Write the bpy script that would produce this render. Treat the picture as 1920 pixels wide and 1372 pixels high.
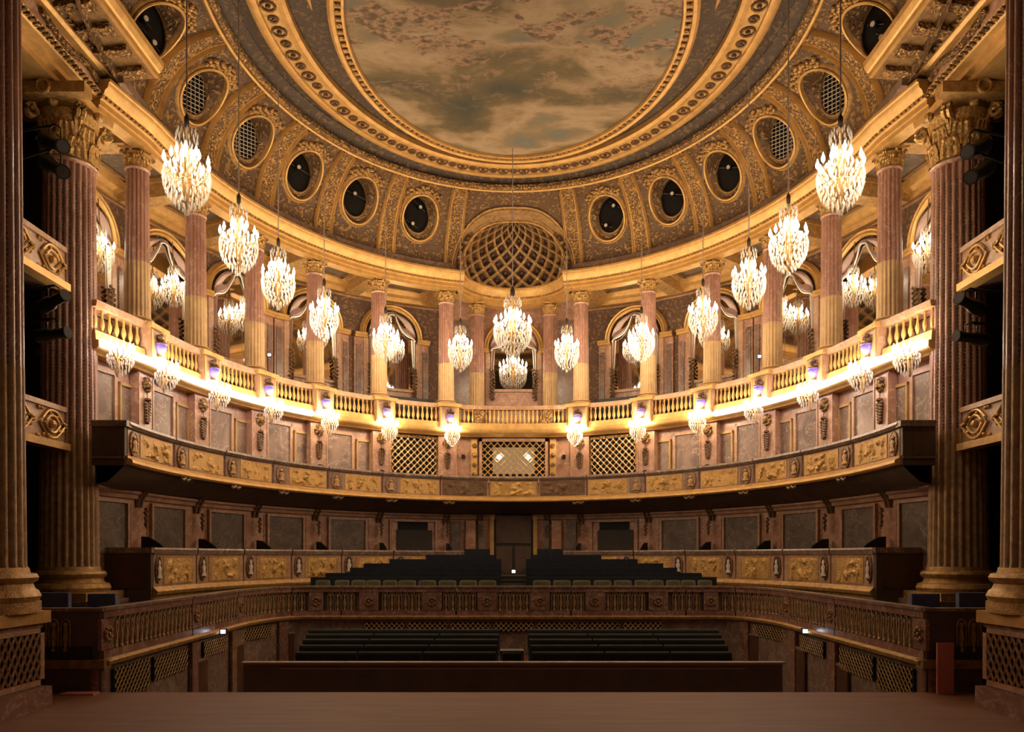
import bpy, math, random
from math import sin, cos, pi, radians as R, atan2, sqrt
from mathutils import Vector, noise
random.seed(7)
for o in list(bpy.data.objects): bpy.data.objects.remove(o)
S = bpy.context.scene
COL = S.collection
E = 2.17                                   # eye height above the stage
F = 1460.0                                 # focal length in pixels (1920 wide)
# ---------------------------------------------------------------- camera, world, exposure
cam_d = bpy.data.cameras.new('camera'); cam = bpy.data.objects.new('camera', cam_d); COL.objects.link(cam)
cam.location = (0, 0, E); cam.rotation_euler = (pi/2, 0, 0)
cam_d.sensor_width = 36; cam_d.lens = F/1920*36
cam_d.shift_x = -3/1920; cam_d.shift_y = 356/1920
cam_d.clip_end = 200
S.camera = cam
w = bpy.data.worlds.new('world'); S.world = w; w.use_nodes = True
w.node_tree.nodes['Background'].inputs[0].default_value = (1, .62, .36, 1)
w.node_tree.nodes['Background'].inputs[1].default_value = .13  # dim warm ambient fill, added to brighten the dark lower house
S.view_settings.view_transform = 'Standard'; S.view_settings.look = 'None'
S.view_settings.gamma = 1; S.view_settings.exposure = 0.0
S.view_settings.use_curve_mapping = False
S.cycles.use_denoising = True
S.cycles.max_bounces = 6; S.cycles.diffuse_bounces = 4; S.cycles.glossy_bounces = 3
S.cycles.transmission_bounces = 4; S.cycles.transparent_max_bounces = 6
S.cycles.sample_clamp_indirect = 6; S.cycles.sample_clamp_direct = 0
S.cycles.caustics_reflective = False; S.cycles.caustics_refractive = False
WARM = (1.0, .75, .475)
P_CHAND, P_SCONCE, P_GIR = 135, 60, 50

# ---------------------------------------------------------------- materials
def nd(nt, t, **k):
    n = nt.nodes.new(t)
    for a, v in k.items(): setattr(n, a, v)
    return n
def base_mat(name, rough=.5, metal=0, spec=.4):
    m = bpy.data.materials.new(name); m.use_nodes = True
    b = m.node_tree.nodes['Principled BSDF']
    b.inputs['Roughness'].default_value = rough; b.inputs['Metallic'].default_value = metal
    b.inputs['Specular IOR Level'].default_value = spec
    return m, m.node_tree, b
def pos(nt, sc=(1,1,1)):
    g = nd(nt, 'ShaderNodeNewGeometry'); mp = nd(nt, 'ShaderNodeMapping'); mp.inputs['Scale'].default_value = sc
    nt.links.new(g.outputs['Position'], mp.inputs['Vector']); return mp.outputs[0]
def ramp(nt, fac, stops, interp='LINEAR'):
    r = nd(nt, 'ShaderNodeValToRGB'); r.color_ramp.interpolation = interp
    el = r.color_ramp.elements
    while len(el) < len(stops): el.new(.5)
    for e, (p, c) in zip(el, stops): e.position = p; e.color = (*c, 1) if len(c) == 3 else c
    nt.links.new(fac, r.inputs[0]); return r.outputs[0]
def nz(nt, vec, scale, detail=4, rough=.55, dist=0):
    n = nd(nt, 'ShaderNodeTexNoise'); n.inputs['Scale'].default_value = scale; n.inputs['Detail'].default_value = detail
    n.inputs['Roughness'].default_value = rough; n.inputs['Distortion'].default_value = dist
    nt.links.new(vec, n.inputs['Vector']); return n.outputs['Fac']
def bump(nt, b, h, st, dist=.03):
    n = nd(nt, 'ShaderNodeBump'); n.inputs['Strength'].default_value = st; n.inputs['Distance'].default_value = dist
    nt.links.new(h, n.inputs['Height']); nt.links.new(n.outputs[0], b.inputs['Normal'])
def plain(name, c, rough=.5, metal=0, var=.18, scale=6, bmp=0, spec=.4, bscale=40):
    m, nt, b = base_mat(name, rough, metal, spec)
    v = pos(nt); f = nz(nt, v, scale, 5)
    lo = tuple(x*(1-var) for x in c); hi = tuple(min(1, x*(1+var)) for x in c)
    nt.links.new(ramp(nt, f, [(.3, lo), (.7, hi)]), b.inputs['Base Color'])
    if bmp: bump(nt, b, nz(nt, v, bscale, 3), bmp)
    return m
def marble(name, base, dark, vein, rough=.28, scale=1.2, vw=.03, vscale=1.6, stretch=(1,1,1), bmp=0):
    m, nt, b = base_mat(name, rough, 0, .5)
    v = pos(nt, stretch)
    c1 = ramp(nt, nz(nt, v, scale*1.4, 6, .62, .6), [(.34, dark), (.66, base)])
    vn = nz(nt, v, vscale, 5, .6, 1.4)
    fac = ramp(nt, vn, [(.5-vw, (0,0,0)), (.5, (1,1,1)), (.5+vw, (0,0,0))])
    mx = nd(nt, 'ShaderNodeMix', data_type='RGBA'); nt.links.new(fac, mx.inputs[0])
    nt.links.new(c1, mx.inputs[6]); mx.inputs[7].default_value = (*vein, 1)
    nt.links.new(mx.outputs[2], b.inputs['Base Color'])
    return m
def relief(name, gold, ground, scale=6, thr=.5, st=.8, metal=.55, rough=.4, stretch=(1,1,1), w_=.05, dist=.05):
    """carved and gilded ornament: curling raised tendrils over a darker painted ground"""
    m, nt, b = base_mat(name, rough, 0, .4)
    v = pos(nt, stretch)
    n1 = nz(nt, v, scale, 2, .5, 2.2)
    vo = nd(nt, 'ShaderNodeTexVoronoi', feature='DISTANCE_TO_EDGE'); vo.inputs['Scale'].default_value = scale*1.3
    nt.links.new(v, vo.inputs['Vector'])
    a = nd(nt, 'ShaderNodeMath', operation='ADD'); nt.links.new(n1, a.inputs[0]); 
    mm = nd(nt, 'ShaderNodeMath', operation='MULTIPLY'); nt.links.new(vo.outputs['Distance'], mm.inputs[0]); mm.inputs[1].default_value = .55
    nt.links.new(mm.outputs[0], a.inputs[1])
    fac = ramp(nt, a.outputs[0], [(thr-w_, (0,0,0)), (thr+w_, (1,1,1))])
    hh = ramp(nt, a.outputs[0], [(thr-w_*2, (0,0,0)), (thr+w_*4, (1,1,1))])
    mx = nd(nt, 'ShaderNodeMix', data_type='RGBA'); nt.links.new(fac, mx.inputs[0])
    mx.inputs[6].default_value = (*ground, 1); mx.inputs[7].default_value = (*gold, 1)
    nt.links.new(mx.outputs[2], b.inputs['Base Color'])
    ml = nd(nt, 'ShaderNodeMath', operation='MULTIPLY'); nt.links.new(fac, ml.inputs[0]); ml.inputs[1].default_value = metal
    nt.links.new(ml.outputs[0], b.inputs['Metallic'])
    bump(nt, b, hh, st, dist)
    return m
GOLD = (.62, .365, .115)
M = {}
M['gold'] = plain('gilding', GOLD, .42, .4, .16, 5, .25)
M['gold_pale'] = plain('pale_gilding', (.56, .37, .18), .45, .15, .14, 5, .25)
M['gold_old'] = plain('aged_gilding', (.48, .28, .095), .48, .4, .35, 9, .5)
M['gold_dark'] = plain('dull_gilding', (.29, .165, .06), .5, .35, .35, 9, .4)
M['ochre'] = plain('ochre_paint', (.50, .30, .10), .5, 0, .2, 3, .1)
M['gold_leaf'] = relief('gilded_carving', (.62, .36, .11), (.115, .056, .02), 8, .62, .9, w_=.12)
M['gold_fig'] = plain('gilded_figures', (.62, .37, .115), .42, .45, .45, 22, .9, bscale=30)
M['cove'] = relief('painted_cove_arabesque', (.36, .215, .075), (.108, .056, .024), 4.5, .645, .9, .3, .5)
M['spandrel'] = relief('ceiling_arabesque', (.15, .095, .045), (.060, .037, .021), 3.6, .64, .6, .1, .6)
M['spand_low'] = relief('arch_spandrel', (.34, .21, .10), (.155, .086, .052), 4.5, .65, .5, .1, .5)
M['rose'] = marble('rose_marble', (.50, .27, .17), (.35, .175, .11), (.62, .39, .26), .32, 2.2)
M['rose_dark'] = marble('deep_rose_marble', (.28, .138, .09), (.18, .082, .054), (.42, .26, .19), .3, 3)
M['column'] = marble('rose_column_marble', (.45, .24, .165), (.29, .142, .098), (.56, .35, .25), .36, 1.6, .02, 2.4, (1,1,.45))
M['grey'] = marble('grey_violet_marble', (.30, .19, .132), (.12, .074, .052), (.50, .36, .27), .28, 1.1, .012, 1.5)
M['green'] = marble('grey_green_marble', (.20, .155, .12), (.11, .085, .064), (.36, .29, .22), .28, 1.8, .014, 1.5)
M['band'] = marble('pale_rose_band', (.49, .285, .155), (.36, .20, .11), (.55, .36, .25), .4, 2)
M['capstone'] = marble('brown_marble_coping', (.26, .17, .12), (.16, .10, .07), (.4, .28, .2), .3, 2)
M['column_gold'] = plain('dull_gilt_flutes', (.40, .245, .115), .5, .2, .3, 7, .4)
M['baluster_gilt'] = plain('worn_baluster_gilding', (.40, .245, .12), .5, .2, .35, 12, .4)
M['niche_brown'] = plain('niche_dark_brown', (.075, .038, .022), .55, 0, .3, 6)
M['gold_carved'] = plain('deeply_carved_gilding', (.55, .33, .11), .42, .45, .45, 16, 1.0, bscale=13)
M['dark'] = plain('dark_paint', (.035, .025, .018), .6)
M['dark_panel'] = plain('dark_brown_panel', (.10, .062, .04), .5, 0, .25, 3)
M['black'] = plain('black_metal', (.012, .012, .012), .4, .3, .1)
M['void'] = plain('unlit_recess', (.012, .010, .008), .8)
M['bronze'] = plain('dark_bronze', (.17, .095, .045), .42, .4, .4, 14, .6)
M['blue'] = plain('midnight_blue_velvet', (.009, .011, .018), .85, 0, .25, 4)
M['blue_seat'] = plain('blue_upholstery', (.11, .12, .22), .8, 0, .2, 4)
M['green_seat'] = plain('sage_green_velvet', (.20, .19, .10), .75, 0, .15, 5)
M['green_pad'] = plain('sage_green_pad', (.125, .12, .062), .8, 0, .2, 5)
M['bench'] = plain('dark_green_bench_cloth', (.030, .033, .026), .85, 0, .2, 3)
M['wood'] = plain('dark_mahogany', (.10, .042, .022), .4, 0, .25, 2.5)
M['wood_line'] = plain('mahogany_edge', (.30, .16, .10), .4, 0, .1, 3)
M['red'] = plain('dusty_red_board', (.56, .18, .15), .7, 0, .06, 3)
M['violet'] = plain('violet_blue_porcelain', (.22, .17, .62), .3, 0, .15, 8)
M['cloth'] = plain('mauve_silk', (.42, .29, .24), .6, 0, .15, 4)
M['fringe'] = plain('silver_fringe', (.72, .64, .55), .5, .1, .1, 10)
M['white_relief'] = plain('ivory_relief', (.66, .56, .42), .5, 0, .15, 12, .4)
M['cord'] = plain('chandelier_cord', (.40, .32, .26), .6)
M['carpet'] = plain('dark_carpet', (.035, .028, .022), .9)
# stage boards
m, nt, b = base_mat('stage_boards', .55, 0, .18)
v = pos(nt, (.5, 5.5, 1))
c = ramp(nt, nz(nt, v, 1.2, 5, .6), [(.3, (.16, .068, .033)), (.7, (.215, .098, .051))])
nt.links.new(c, b.inputs['Base Color']); M['stage'] = m
# mirror
m, nt, b = base_mat('old_mirror', .04, 1)
b.inputs['Base Color'].default_value = (.55, .50, .44, 1); M['mirror'] = m
# crystal
m = bpy.data.materials.new('cut_crystal'); m.use_nodes = True; nt = m.node_tree; nt.nodes.clear()
out = nd(nt, 'ShaderNodeOutputMaterial'); di = nd(nt, 'ShaderNodeBsdfDiffuse'); tr = nd(nt, 'ShaderNodeBsdfTranslucent')
gl = nd(nt, 'ShaderNodeBsdfGlossy'); tp = nd(nt, 'ShaderNodeBsdfTransparent')
di.inputs[0].default_value = (.92, .87, .78, 1); tr.inputs[0].default_value = (.95, .93, .88, 1)
gl.inputs[0].default_value = (.95, .95, .95, 1); gl.inputs[1].default_value = .15
m1 = nd(nt, 'ShaderNodeMixShader'); m2 = nd(nt, 'ShaderNodeMixShader'); m3 = nd(nt, 'ShaderNodeMixShader')
nt.links.new(di.outputs[0], m1.inputs[1]); nt.links.new(tr.outputs[0], m1.inputs[2]); m1.inputs[0].default_value = .55
nt.links.new(m1.outputs[0], m2.inputs[1]); nt.links.new(gl.outputs[0], m2.inputs[2]); m2.inputs[0].default_value = .35
nt.links.new(m2.outputs[0], m3.inputs[1]); nt.links.new(tp.outputs[0], m3.inputs[2]); m3.inputs[0].default_value = .52
nt.links.new(m3.outputs[0], out.inputs[0]); M['crystal'] = m
def emis(name, c, s, sample=True):
    m = bpy.data.materials.new(name); m.use_nodes = True; nt = m.node_tree; nt.nodes.clear()
    out = nd(nt, 'ShaderNodeOutputMaterial'); e = nd(nt, 'ShaderNodeEmission')
    e.inputs[0].default_value = (*c, 1); e.inputs[1].default_value = s
    nt.links.new(e.outputs[0], out.inputs[0])
    if not sample: m.cycles.emission_sampling = 'NONE'
    M[name] = m; return m
emis('bulb', (1, .88, .72), 30, False)
emis('led', (1, .85, .80), 14)
emis('safety', (.75, .82, 1), 9, False)
emis('reflection_glow', (1, .66, .36), .32, False)  # weak emission for the reflection glow behind the centre lattice
# ceiling painting: clouds over a pale sky, generic
m, nt, b = base_mat('painted_clouds', .7, 0, .2)
v = pos(nt, (.27, .40, 1))
n1 = nz(nt, v, 1.05, 12, .56, .35)
c1 = ramp(nt, n1, [(.30, (.060, .062, .046)), (.39, (.10, .082, .042)), (.455, (.15, .112, .055)), (.495, (.26, .18, .095)), (.55, (.37, .265, .155)), (.61, (.22, .165, .09)), (.67, (.15, .155, .125)), (.74, (.23, .20, .17))])
v2 = pos(nt, (1.0, 1.5, 1)); n2 = nz(nt, v2, .75, 10, .66, 1.1)
f2 = ramp(nt, n2, [(.515, (0,0,0)), (.55, (.85,.85,.85))])
c2 = ramp(nt, nz(nt, v2, 4, 4), [(.35, (.08, .05, .03)), (.48, (.20, .125, .07)), (.56, (.38, .25, .15)), (.63, (.26, .105, .065)), (.7, (.10, .095, .075))])
sp = nd(nt, 'ShaderNodeSeparateXYZ'); nt.links.new(pos(nt), sp.inputs[0])
band = nd(nt, 'ShaderNodeMapRange'); band.inputs[1].default_value = 21.3; band.inputs[2].default_value = 18.2
nt.links.new(sp.outputs['Y'], band.inputs[0])
mu = nd(nt, 'ShaderNodeMath', operation='MULTIPLY'); nt.links.new(f2, mu.inputs[0]); nt.links.new(band.outputs[0], mu.inputs[1])
mx = nd(nt, 'ShaderNodeMix', data_type='RGBA'); nt.links.new(mu.outputs[0], mx.inputs[0])
nt.links.new(c1, mx.inputs[6]); nt.links.new(c2, mx.inputs[7]); nt.links.new(mx.outputs[2], b.inputs['Base Color'])
M['painting'] = m

# ---------------------------------------------------------------- mesh builder
class MB:
    def __init__(s): s.v = []; s.f = []
    def add(s, vs, fs):
        k = len(s.v); s.v += [tuple(p) for p in vs]; s.f += [tuple(i+k for i in q) for q in fs]; return s
    def box(s, c, d, rz=0):
        x, y, z = d[0]/2, d[1]/2, d[2]/2; ca, sa = cos(rz), sin(rz)
        vs = [(c[0]+i*x*ca-j*y*sa, c[1]+i*x*sa+j*y*ca, c[2]+k*z) for k in (-1,1) for j in (-1,1) for i in (-1,1)]
        return s.add(vs, [(0,2,3,1),(4,5,7,6),(0,1,5,4),(2,6,7,3),(0,4,6,2),(1,3,7,5)])
    def bb(s, x0, x1, y0, y1, z0, z1): return s.box(((x0+x1)/2,(y0+y1)/2,(z0+z1)/2),(abs(x1-x0),abs(y1-y0),abs(z1-z0)))
    def lathe(s, prof, n=16, c=(0,0,0), a0=0, a1=2*pi, rf=None):
        full = abs(a1-a0-2*pi) < 1e-6; m = n if full else n+1; vs = []
        for r, z in prof:
            for i in range(m):
                a = a0+(a1-a0)*i/n; rr = r*(rf(a) if rf else 1)
                vs.append((c[0]+rr*cos(a), c[1]+rr*sin(a), c[2]+z))
        fs = []
        for j in range(len(prof)-1):
            for i in range(n):
                k = (i+1) % m
                fs.append((j*m+i, j*m+k, (j+1)*m+k, (j+1)*m+i))
        if full:
            if prof[0][0] > 1e-4: fs.append(tuple(range(m))[::-1])
            if prof[-1][0] > 1e-4: fs.append(tuple((len(prof)-1)*m+i for i in range(m)))
        return s.add(vs, fs)
    def tube(s, pts, r, n=6, closed=False):
        pts = [Vector(p) for p in pts]; N = len(pts); vs = []; rr = r if isinstance(r, (list, tuple)) else [r]*N
        for i, p in enumerate(pts):
            a = pts[(i-1) % N] if (closed or i > 0) else p; b_ = pts[(i+1) % N] if (closed or i < N-1) else p
            t = (b_-a).normalized() if (b_-a).length > 1e-9 else Vector((0,0,1))
            u = t.cross(Vector((0,0,1))); u = u.normalized() if u.length > 1e-3 else Vector((1,0,0)); w_ = t.cross(u)
            for k in range(n):
                q = 2*pi*k/n; vs.append(p+(u*cos(q)+w_*sin(q))*rr[i])
        fs = []
        for i in range(N if closed else N-1):
            j = (i+1) % N
            for k in range(n):
                l = (k+1) % n; fs.append((i*n+k, i*n+l, j*n+l, j*n+k))
        if not closed: fs += [tuple(range(n))[::-1], tuple((N-1)*n+k for k in range(n))]
        return s.add(vs, fs)
    def octa(s, c, r, h, up=.4):
        x, y, z = c
        return s.add([(x+r,y,z),(x,y+r,z),(x-r,y,z),(x,y-r,z),(x,y,z+h*up),(x,y,z-h*(1-up))],
                     [(0,1,4),(1,2,4),(2,3,4),(3,0,4),(1,0,5),(2,1,5),(3,2,5),(0,3,5)])
    def ball(s, c, r, n=8, sq=1): return s.lathe([(max(1e-5, r*sin(pi*i/(n//2+1))), -r*sq*cos(pi*i/(n//2+1))) for i in range(n//2+2)], n, c)
    def grid(s, fn, nu, nv, skip=None):
        vs = [fn(i/nu, j/nv) for j in range(nv+1) for i in range(nu+1)]; fs = []
        for j in range(nv):
            for i in range(nu):
                if skip and skip((i+.5)/nu, (j+.5)/nv): continue
                k = j*(nu+1)+i; fs.append((k, k+1, k+nu+2, k+nu+1))
        return s.add(vs, fs)
    def sweep(s, path, prof, caps=True, closed=True):
        """path: list of (x, y, nx, ny), n points inward; prof: list of (offset, z) polygon"""
        m = len(prof); vs = []
        for x, y, nx, ny in path:
            for o_, z in prof: vs.append((x+nx*o_, y+ny*o_, z))
        fs = []
        for i in range(len(path)-1):
            for k in range(m if closed else m-1):
                l = (k+1) % m; fs.append((i*m+k, i*m+l, (i+1)*m+l, (i+1)*m+k))
        if caps and closed: fs += [tuple(range(m))[::-1], tuple((len(path)-1)*m+k for k in range(m))]
        return s.add(vs, fs)
    def prism(s, poly, y0, y1):
        n = len(poly); vs = [(x, y0, z) for x, z in poly]+[(x, y1, z) for x, z in poly]
        return s.add(vs, [tuple(range(n)), tuple(range(2*n-1, n-1, -1))]+[(i, (i+1) % n+0, n+(i+1) % n, n+i)[::-1] for i in range(n)])
    def mesh(s, name, mat, smooth=True, ang=35):
        me = bpy.data.meshes.new(name); me.from_pydata(s.v, [], s.f); me.validate(); me.materials.append(M[mat])
        if smooth:
            me.polygons.foreach_set('use_smooth', [True]*len(me.polygons)); me.set_sharp_from_angle(angle=R(ang))
        me.update(); return me
    def build(s, name, mat, parent=None, smooth=True, ang=35, loc=None, rz=0):
        o = bpy.data.objects.new(name, s.mesh(name, mat, smooth, ang)); COL.objects.link(o)
        if parent: o.parent = parent
        if loc: o.location = loc
        if rz: o.rotation_euler = (0,0,rz)
        return o
def tag(o, label, cat, group=None, kind=None):
    o['label'] = label
    if cat: o['category'] = cat
    if group: o['group'] = group
    if kind: o['kind'] = kind
    return o
def struct(o, label=None):
    o['kind'] = 'structure'
    if label: o['label'] = label
    return o
def thing(name, label, cat, loc=(0,0,0), rz=0, group=None, kind=None):
    o = bpy.data.objects.new(name, None); COL.objects.link(o); o.location = loc; o.rotation_euler = (0,0,rz)
    o.empty_display_size = .1
    return tag(o, label, cat, group, kind)
def dup(root, loc, rz, label, group=None):
    r = root.copy(); COL.objects.link(r); r.location = loc; r.rotation_euler = (0,0,rz); r['label'] = label
    if group: r['group'] = group
    for ch in list(root.children):
        c = ch.copy(); COL.objects.link(c); c.parent = r
        for g in ch.children:
            d = g.copy(); COL.objects.link(d); d.parent = c
    return r
def H(z): return z+E                       # heights below are measured from the eye level
ORD = ['first','second','third','fourth','fifth','sixth','seventh','eighth','ninth','tenth','eleventh','twelfth']
def side(s): return 'left' if s < 0 else 'right'

# ---------------------------------------------------------------- plan of the house
class El:
    def __init__(s, a, b, y0, flare=None): s.a, s.b, s.y0, s.fl = a, b, y0, flare
    def p(s, deg, o=0):
        if s.fl and abs(deg) > s.fl:           # the curve runs out straight and slightly flared to the proscenium
            sg = 1 if deg > 0 else -1; x, y, nx, ny = s.p(s.fl-.001, 0); L = (abs(deg)-s.fl)*pi/180*s.b
            x = x+.2*L; y -= L; l = sqrt(1.04); nx, ny = -1/l, -.2/l
            return (sg*(x+nx*o), y+ny*o, sg*nx, ny)
        t = R(deg); x, y = s.a*sin(t), s.b*cos(t); nx, ny = -x/s.a**2, -y/s.b**2; l = sqrt(nx*nx+ny*ny); nx /= l; ny /= l
        return (x+nx*o, s.y0+y+ny*o, nx, ny)
    def path(s, d0, d1, n): return [s.p(d0+(d1-d0)*i/n) for i in range(n+1)]
    def place(s, deg, o=0):
        x, y, nx, ny = s.p(deg, o); return x, y, atan2(nx, -ny)
CC = El(8.7, 10.5, 17.4, 88)                   # line of the colonnade
PHI = [15.9, 31.6, 46.3, 60, 73.3, 86.8]
MID = [23.7, 39, 53.2, 66.6, 80]
CO = El(0, 0, 17.4)
def cove_ab(th): c_ = cos(th); return 6.5+1.85*c_, 7.6+2.5*c_
def cove_pt(deg, th, o=0):
    a, b_ = cove_ab(th); t = R(deg); x, y = a*sin(t), b_*cos(t)
    z = 9.93+1.9*sin(th)
    # inward direction: towards the axis and down
    nx, ny = -x/a**2, -y/b_**2; l = sqrt(nx*nx+ny*ny) or 1; k = cos(th)
    return (x+nx/l*o*k, 17.4+y+ny/l*o*k, H(z-o*sin(th)))
def cove_z(x, y):
    lo, hi = 0, pi/2
    for _ in range(30):
        m_ = (lo+hi)/2; a, b_ = cove_ab(m_)
        if (x/a)**2+((y-17.4)/b_)**2 > 1: hi = m_
        else: lo = m_
    return H(9.93+1.9*sin((lo+hi)/2))

# ================================================================ FLOORS, WALLS
o = MB().bb(-12, 12, -3, 12.4, -.3, 0).build('floor', 'stage', smooth=False); struct(o, 'brown wooden stage boards')
o = MB().bb(-7.6, 7.6, 12.4, 23, H(-3.6), H(-3.45)).build('floor', 'carpet', smooth=False); struct(o)
o = MB().bb(-5.35, 5.35, 14.45, 21.6, H(-3.45), H(-2.75)).build('floor', 'wood', smooth=False); struct(o, 'dark platform under the stalls benches')
# raised floor of the amphitheatre, stepped under the blue rows
mb = MB(); mb.bb(-9.9, 9.9, 21.9, 30, H(-1.75), H(-1.45))
for k in range(7): mb.bb(-7, 7, 22.05+.6*k, 28, H(-1.45), H(-1.40+.115*k+.05))
o = mb.build('floor', 'carpet', smooth=False); struct(o)
for s_ in (-1, 1):
    o = MB().bb(s_*6.75, s_*11.6, 12.45, 22, H(-1.75), H(-1.45)).build('floor', 'carpet', smooth=False); struct(o)
# curved wall behind the two lower tiers
o = MB().sweep(CC.path(-97, 97, 120), [(0, H(-1.6)), (0, H(4.35)), (-.25, H(4.35)), (-.25, H(-1.6))]).build('wall_rear', 'rose'); struct(o, 'curved rose marble wall behind the boxes')
# far wall of the colonnade
o = MB().sweep(CC.path(-95, 95, 120), [(-2.35, H(4.3)), (-2.35, H(10.2)), (-2.6, H(10.2)), (-2.6, H(4.3))]).build('wall_colonnade', 'spand_low'); struct(o, 'curved arcaded wall behind the upper columns')
# outer walls at the stage boxes and house sides
for s_ in (-1, 1):
    o = MB().bb(s_*10.7, s_*11.0, -3, 16.75, H(-2.2), H(12.2)).build('wall_'+side(s_), 'dark', smooth=False); struct(o)
    o = MB().bb(s_*9.55, s_*12.5, 16.75, 16.9, H(-2.2), H(12.2)).build('wall_box_end', 'dark', smooth=False); struct(o)
    o = MB().bb(s_*7.3, s_*11.0, 8.2, 8.5, 0, H(12.2)).build('wall_proscenium', 'dark_panel', smooth=False); struct(o)
# colonnade floor, ceiling and radial beams
o = MB().sweep(CC.path(-95, 95, 120), [(.25, H(4.3)), (.25, H(4.45)), (-2.4, H(4.45)), (-2.4, H(4.3))]).build('floor', 'capstone'); struct(o)
for d0_, d1_ in ((-95, -13), (13, 95)):
    o = MB().sweep(CC.path(d0_, d1_, 60), [(.2, H(9.86)), (.2, H(9.92)), (-2.4, H(9.92)), (-2.4, H(9.86))]).build('ceiling', 'cloth'); struct(o, 'ceiling of the upper gallery')
o = MB().sweep([((2.35)*sin(R(a)), 27.1+2.35*cos(R(a)), -sin(R(a)), -cos(R(a))) for a in range(-90, 91, 6)], [(.1, H(9.80)), (.1, H(9.86)), (-1.2, H(9.86)), (-1.2, H(9.80))]).build('ceiling', 'cloth'); struct(o)
trim = [0]
def trim_name(): trim[0] += 1; return 'trim_%d' % trim[0]
o = MB().sweep(CC.path(-95, 95, 120), [(-2.34, H(9.45)), (-2.2, H(9.48)), (-2.16, H(9.62)), (-2.0, H(9.68)), (-1.93, H(9.86)), (-2.34, H(9.86))]).build(trim_name(), 'gold'); struct(o, 'gilded cornice along the gallery wall')
o = MB().sweep(CC.path(-95, 95, 120), [(-2.34, H(9.36)), (-2.27, H(9.36)), (-2.27, H(9.42)), (-2.34, H(9.42))]).build(trim_name(), 'band'); struct(o)
for i, ph in enumerate(PHI):
    for s_ in (-1, 1):
        x, y, rz = CC.place(s_*ph, 0)
        t = MB().bb(-.24, .24, .15, 2.2, 9.42+E, 9.86+E).build('ceiling_beam', 'gold_old', smooth=False, loc=(x, y, 0), rz=rz)
        tag(t, 'gilded ceiling beam above the %s gallery column from the centre, %s side' % (ORD[i], side(s_)), 'beam', 'gallery ceiling beams')
        m2_ = MB().bb(-.30, .30, .15, 2.2, 9.78+E, 9.86+E); m2_.build('beam_moulding', 'gold', t, smooth=False)
# dark coffers between beams
for i, ph in enumerate(MID):
    for s_ in (-1, 1):
        x, y, rz = CC.place(s_*ph, -1.05)
        t = thing('ceiling_coffer', 'painted coffer above gallery bay %s from the centre, %s side' % (ORD[i], side(s_)), 'coffer', (x, y, H(9.86)), rz, 'gallery ceiling coffers')
        MB().bb(-.85, .85, -.62, .62, -.012, 0).build('field', 'green', t, smooth=False)
        mb = MB()
        for a_, b_, c_, d_ in ((-.95,.95,-.74,-.62), (-.95,.95,.62,.74), (-.97,-.85,-.74,.74), (.85,.97,-.74,.74)): mb.bb(a_, b_, c_, d_, -.07, 0)
        mb.build('border', 'gold_dark', t, smooth=False)

# ================================================================ ENTABLATURE
ENT = [(.22, H(9.30)), (.34, H(9.30)), (.34, H(9.40)), (.38, H(9.41)), (.38, H(9.52)), (.43, H(9.54)), (.43, H(9.60)), (.47, H(9.62)), (.50, H(9.70)), (.56, H(9.74)), (.58, H(9.84)), (.62, H(9.86)), (.62, H(9.92)), (.1, H(9.94)), (.0, H(9.36)), (.0, H(9.30))]
def arc_path(r, cy, n=32, a0=-82, a1=82):
    return [(r*sin(R(a0+(a1-a0)*i/n)), cy+r*cos(R(a0+(a1-a0)*i/n)), -sin(R(a0+(a1-a0)*i/n)), -cos(R(a0+(a1-a0)*i/n))) for i in range(n+1)]
NR, NY = 2.35, 27.1
for nm, pth in (('left', CC.path(-96, -12.3, 90)), ('right', CC.path(12.3, 96, 90)), ('centre', arc_path(NR, NY, 40, -86, 86))):
    o = MB().sweep(pth, ENT).build(trim_name(), 'gold', ang=50); struct(o, 'gilded entablature on the gallery columns, '+nm)
    # bead and leaf courses
    mb = MB(); L = 0; last = pth[0]; step = .13
    for a, b_ in zip(pth, pth[1:]):
        d = sqrt((b_[0]-a[0])**2+(b_[1]-a[1])**2); k = 0
        while L < d:
            f_ = L/d; x = a[0]+(b_[0]-a[0])*f_; y = a[1]+(b_[1]-a[1])*f_; nx, ny = a[2], a[3]
            rz = atan2(nx, -ny)
            mb.box((x+nx*.45, y+ny*.45, H(9.575)), (.07, .05, .05), rz)
            L += step
        L -= d
    mb.build('bead_course', 'gold_old', o, smooth=False)
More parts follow.
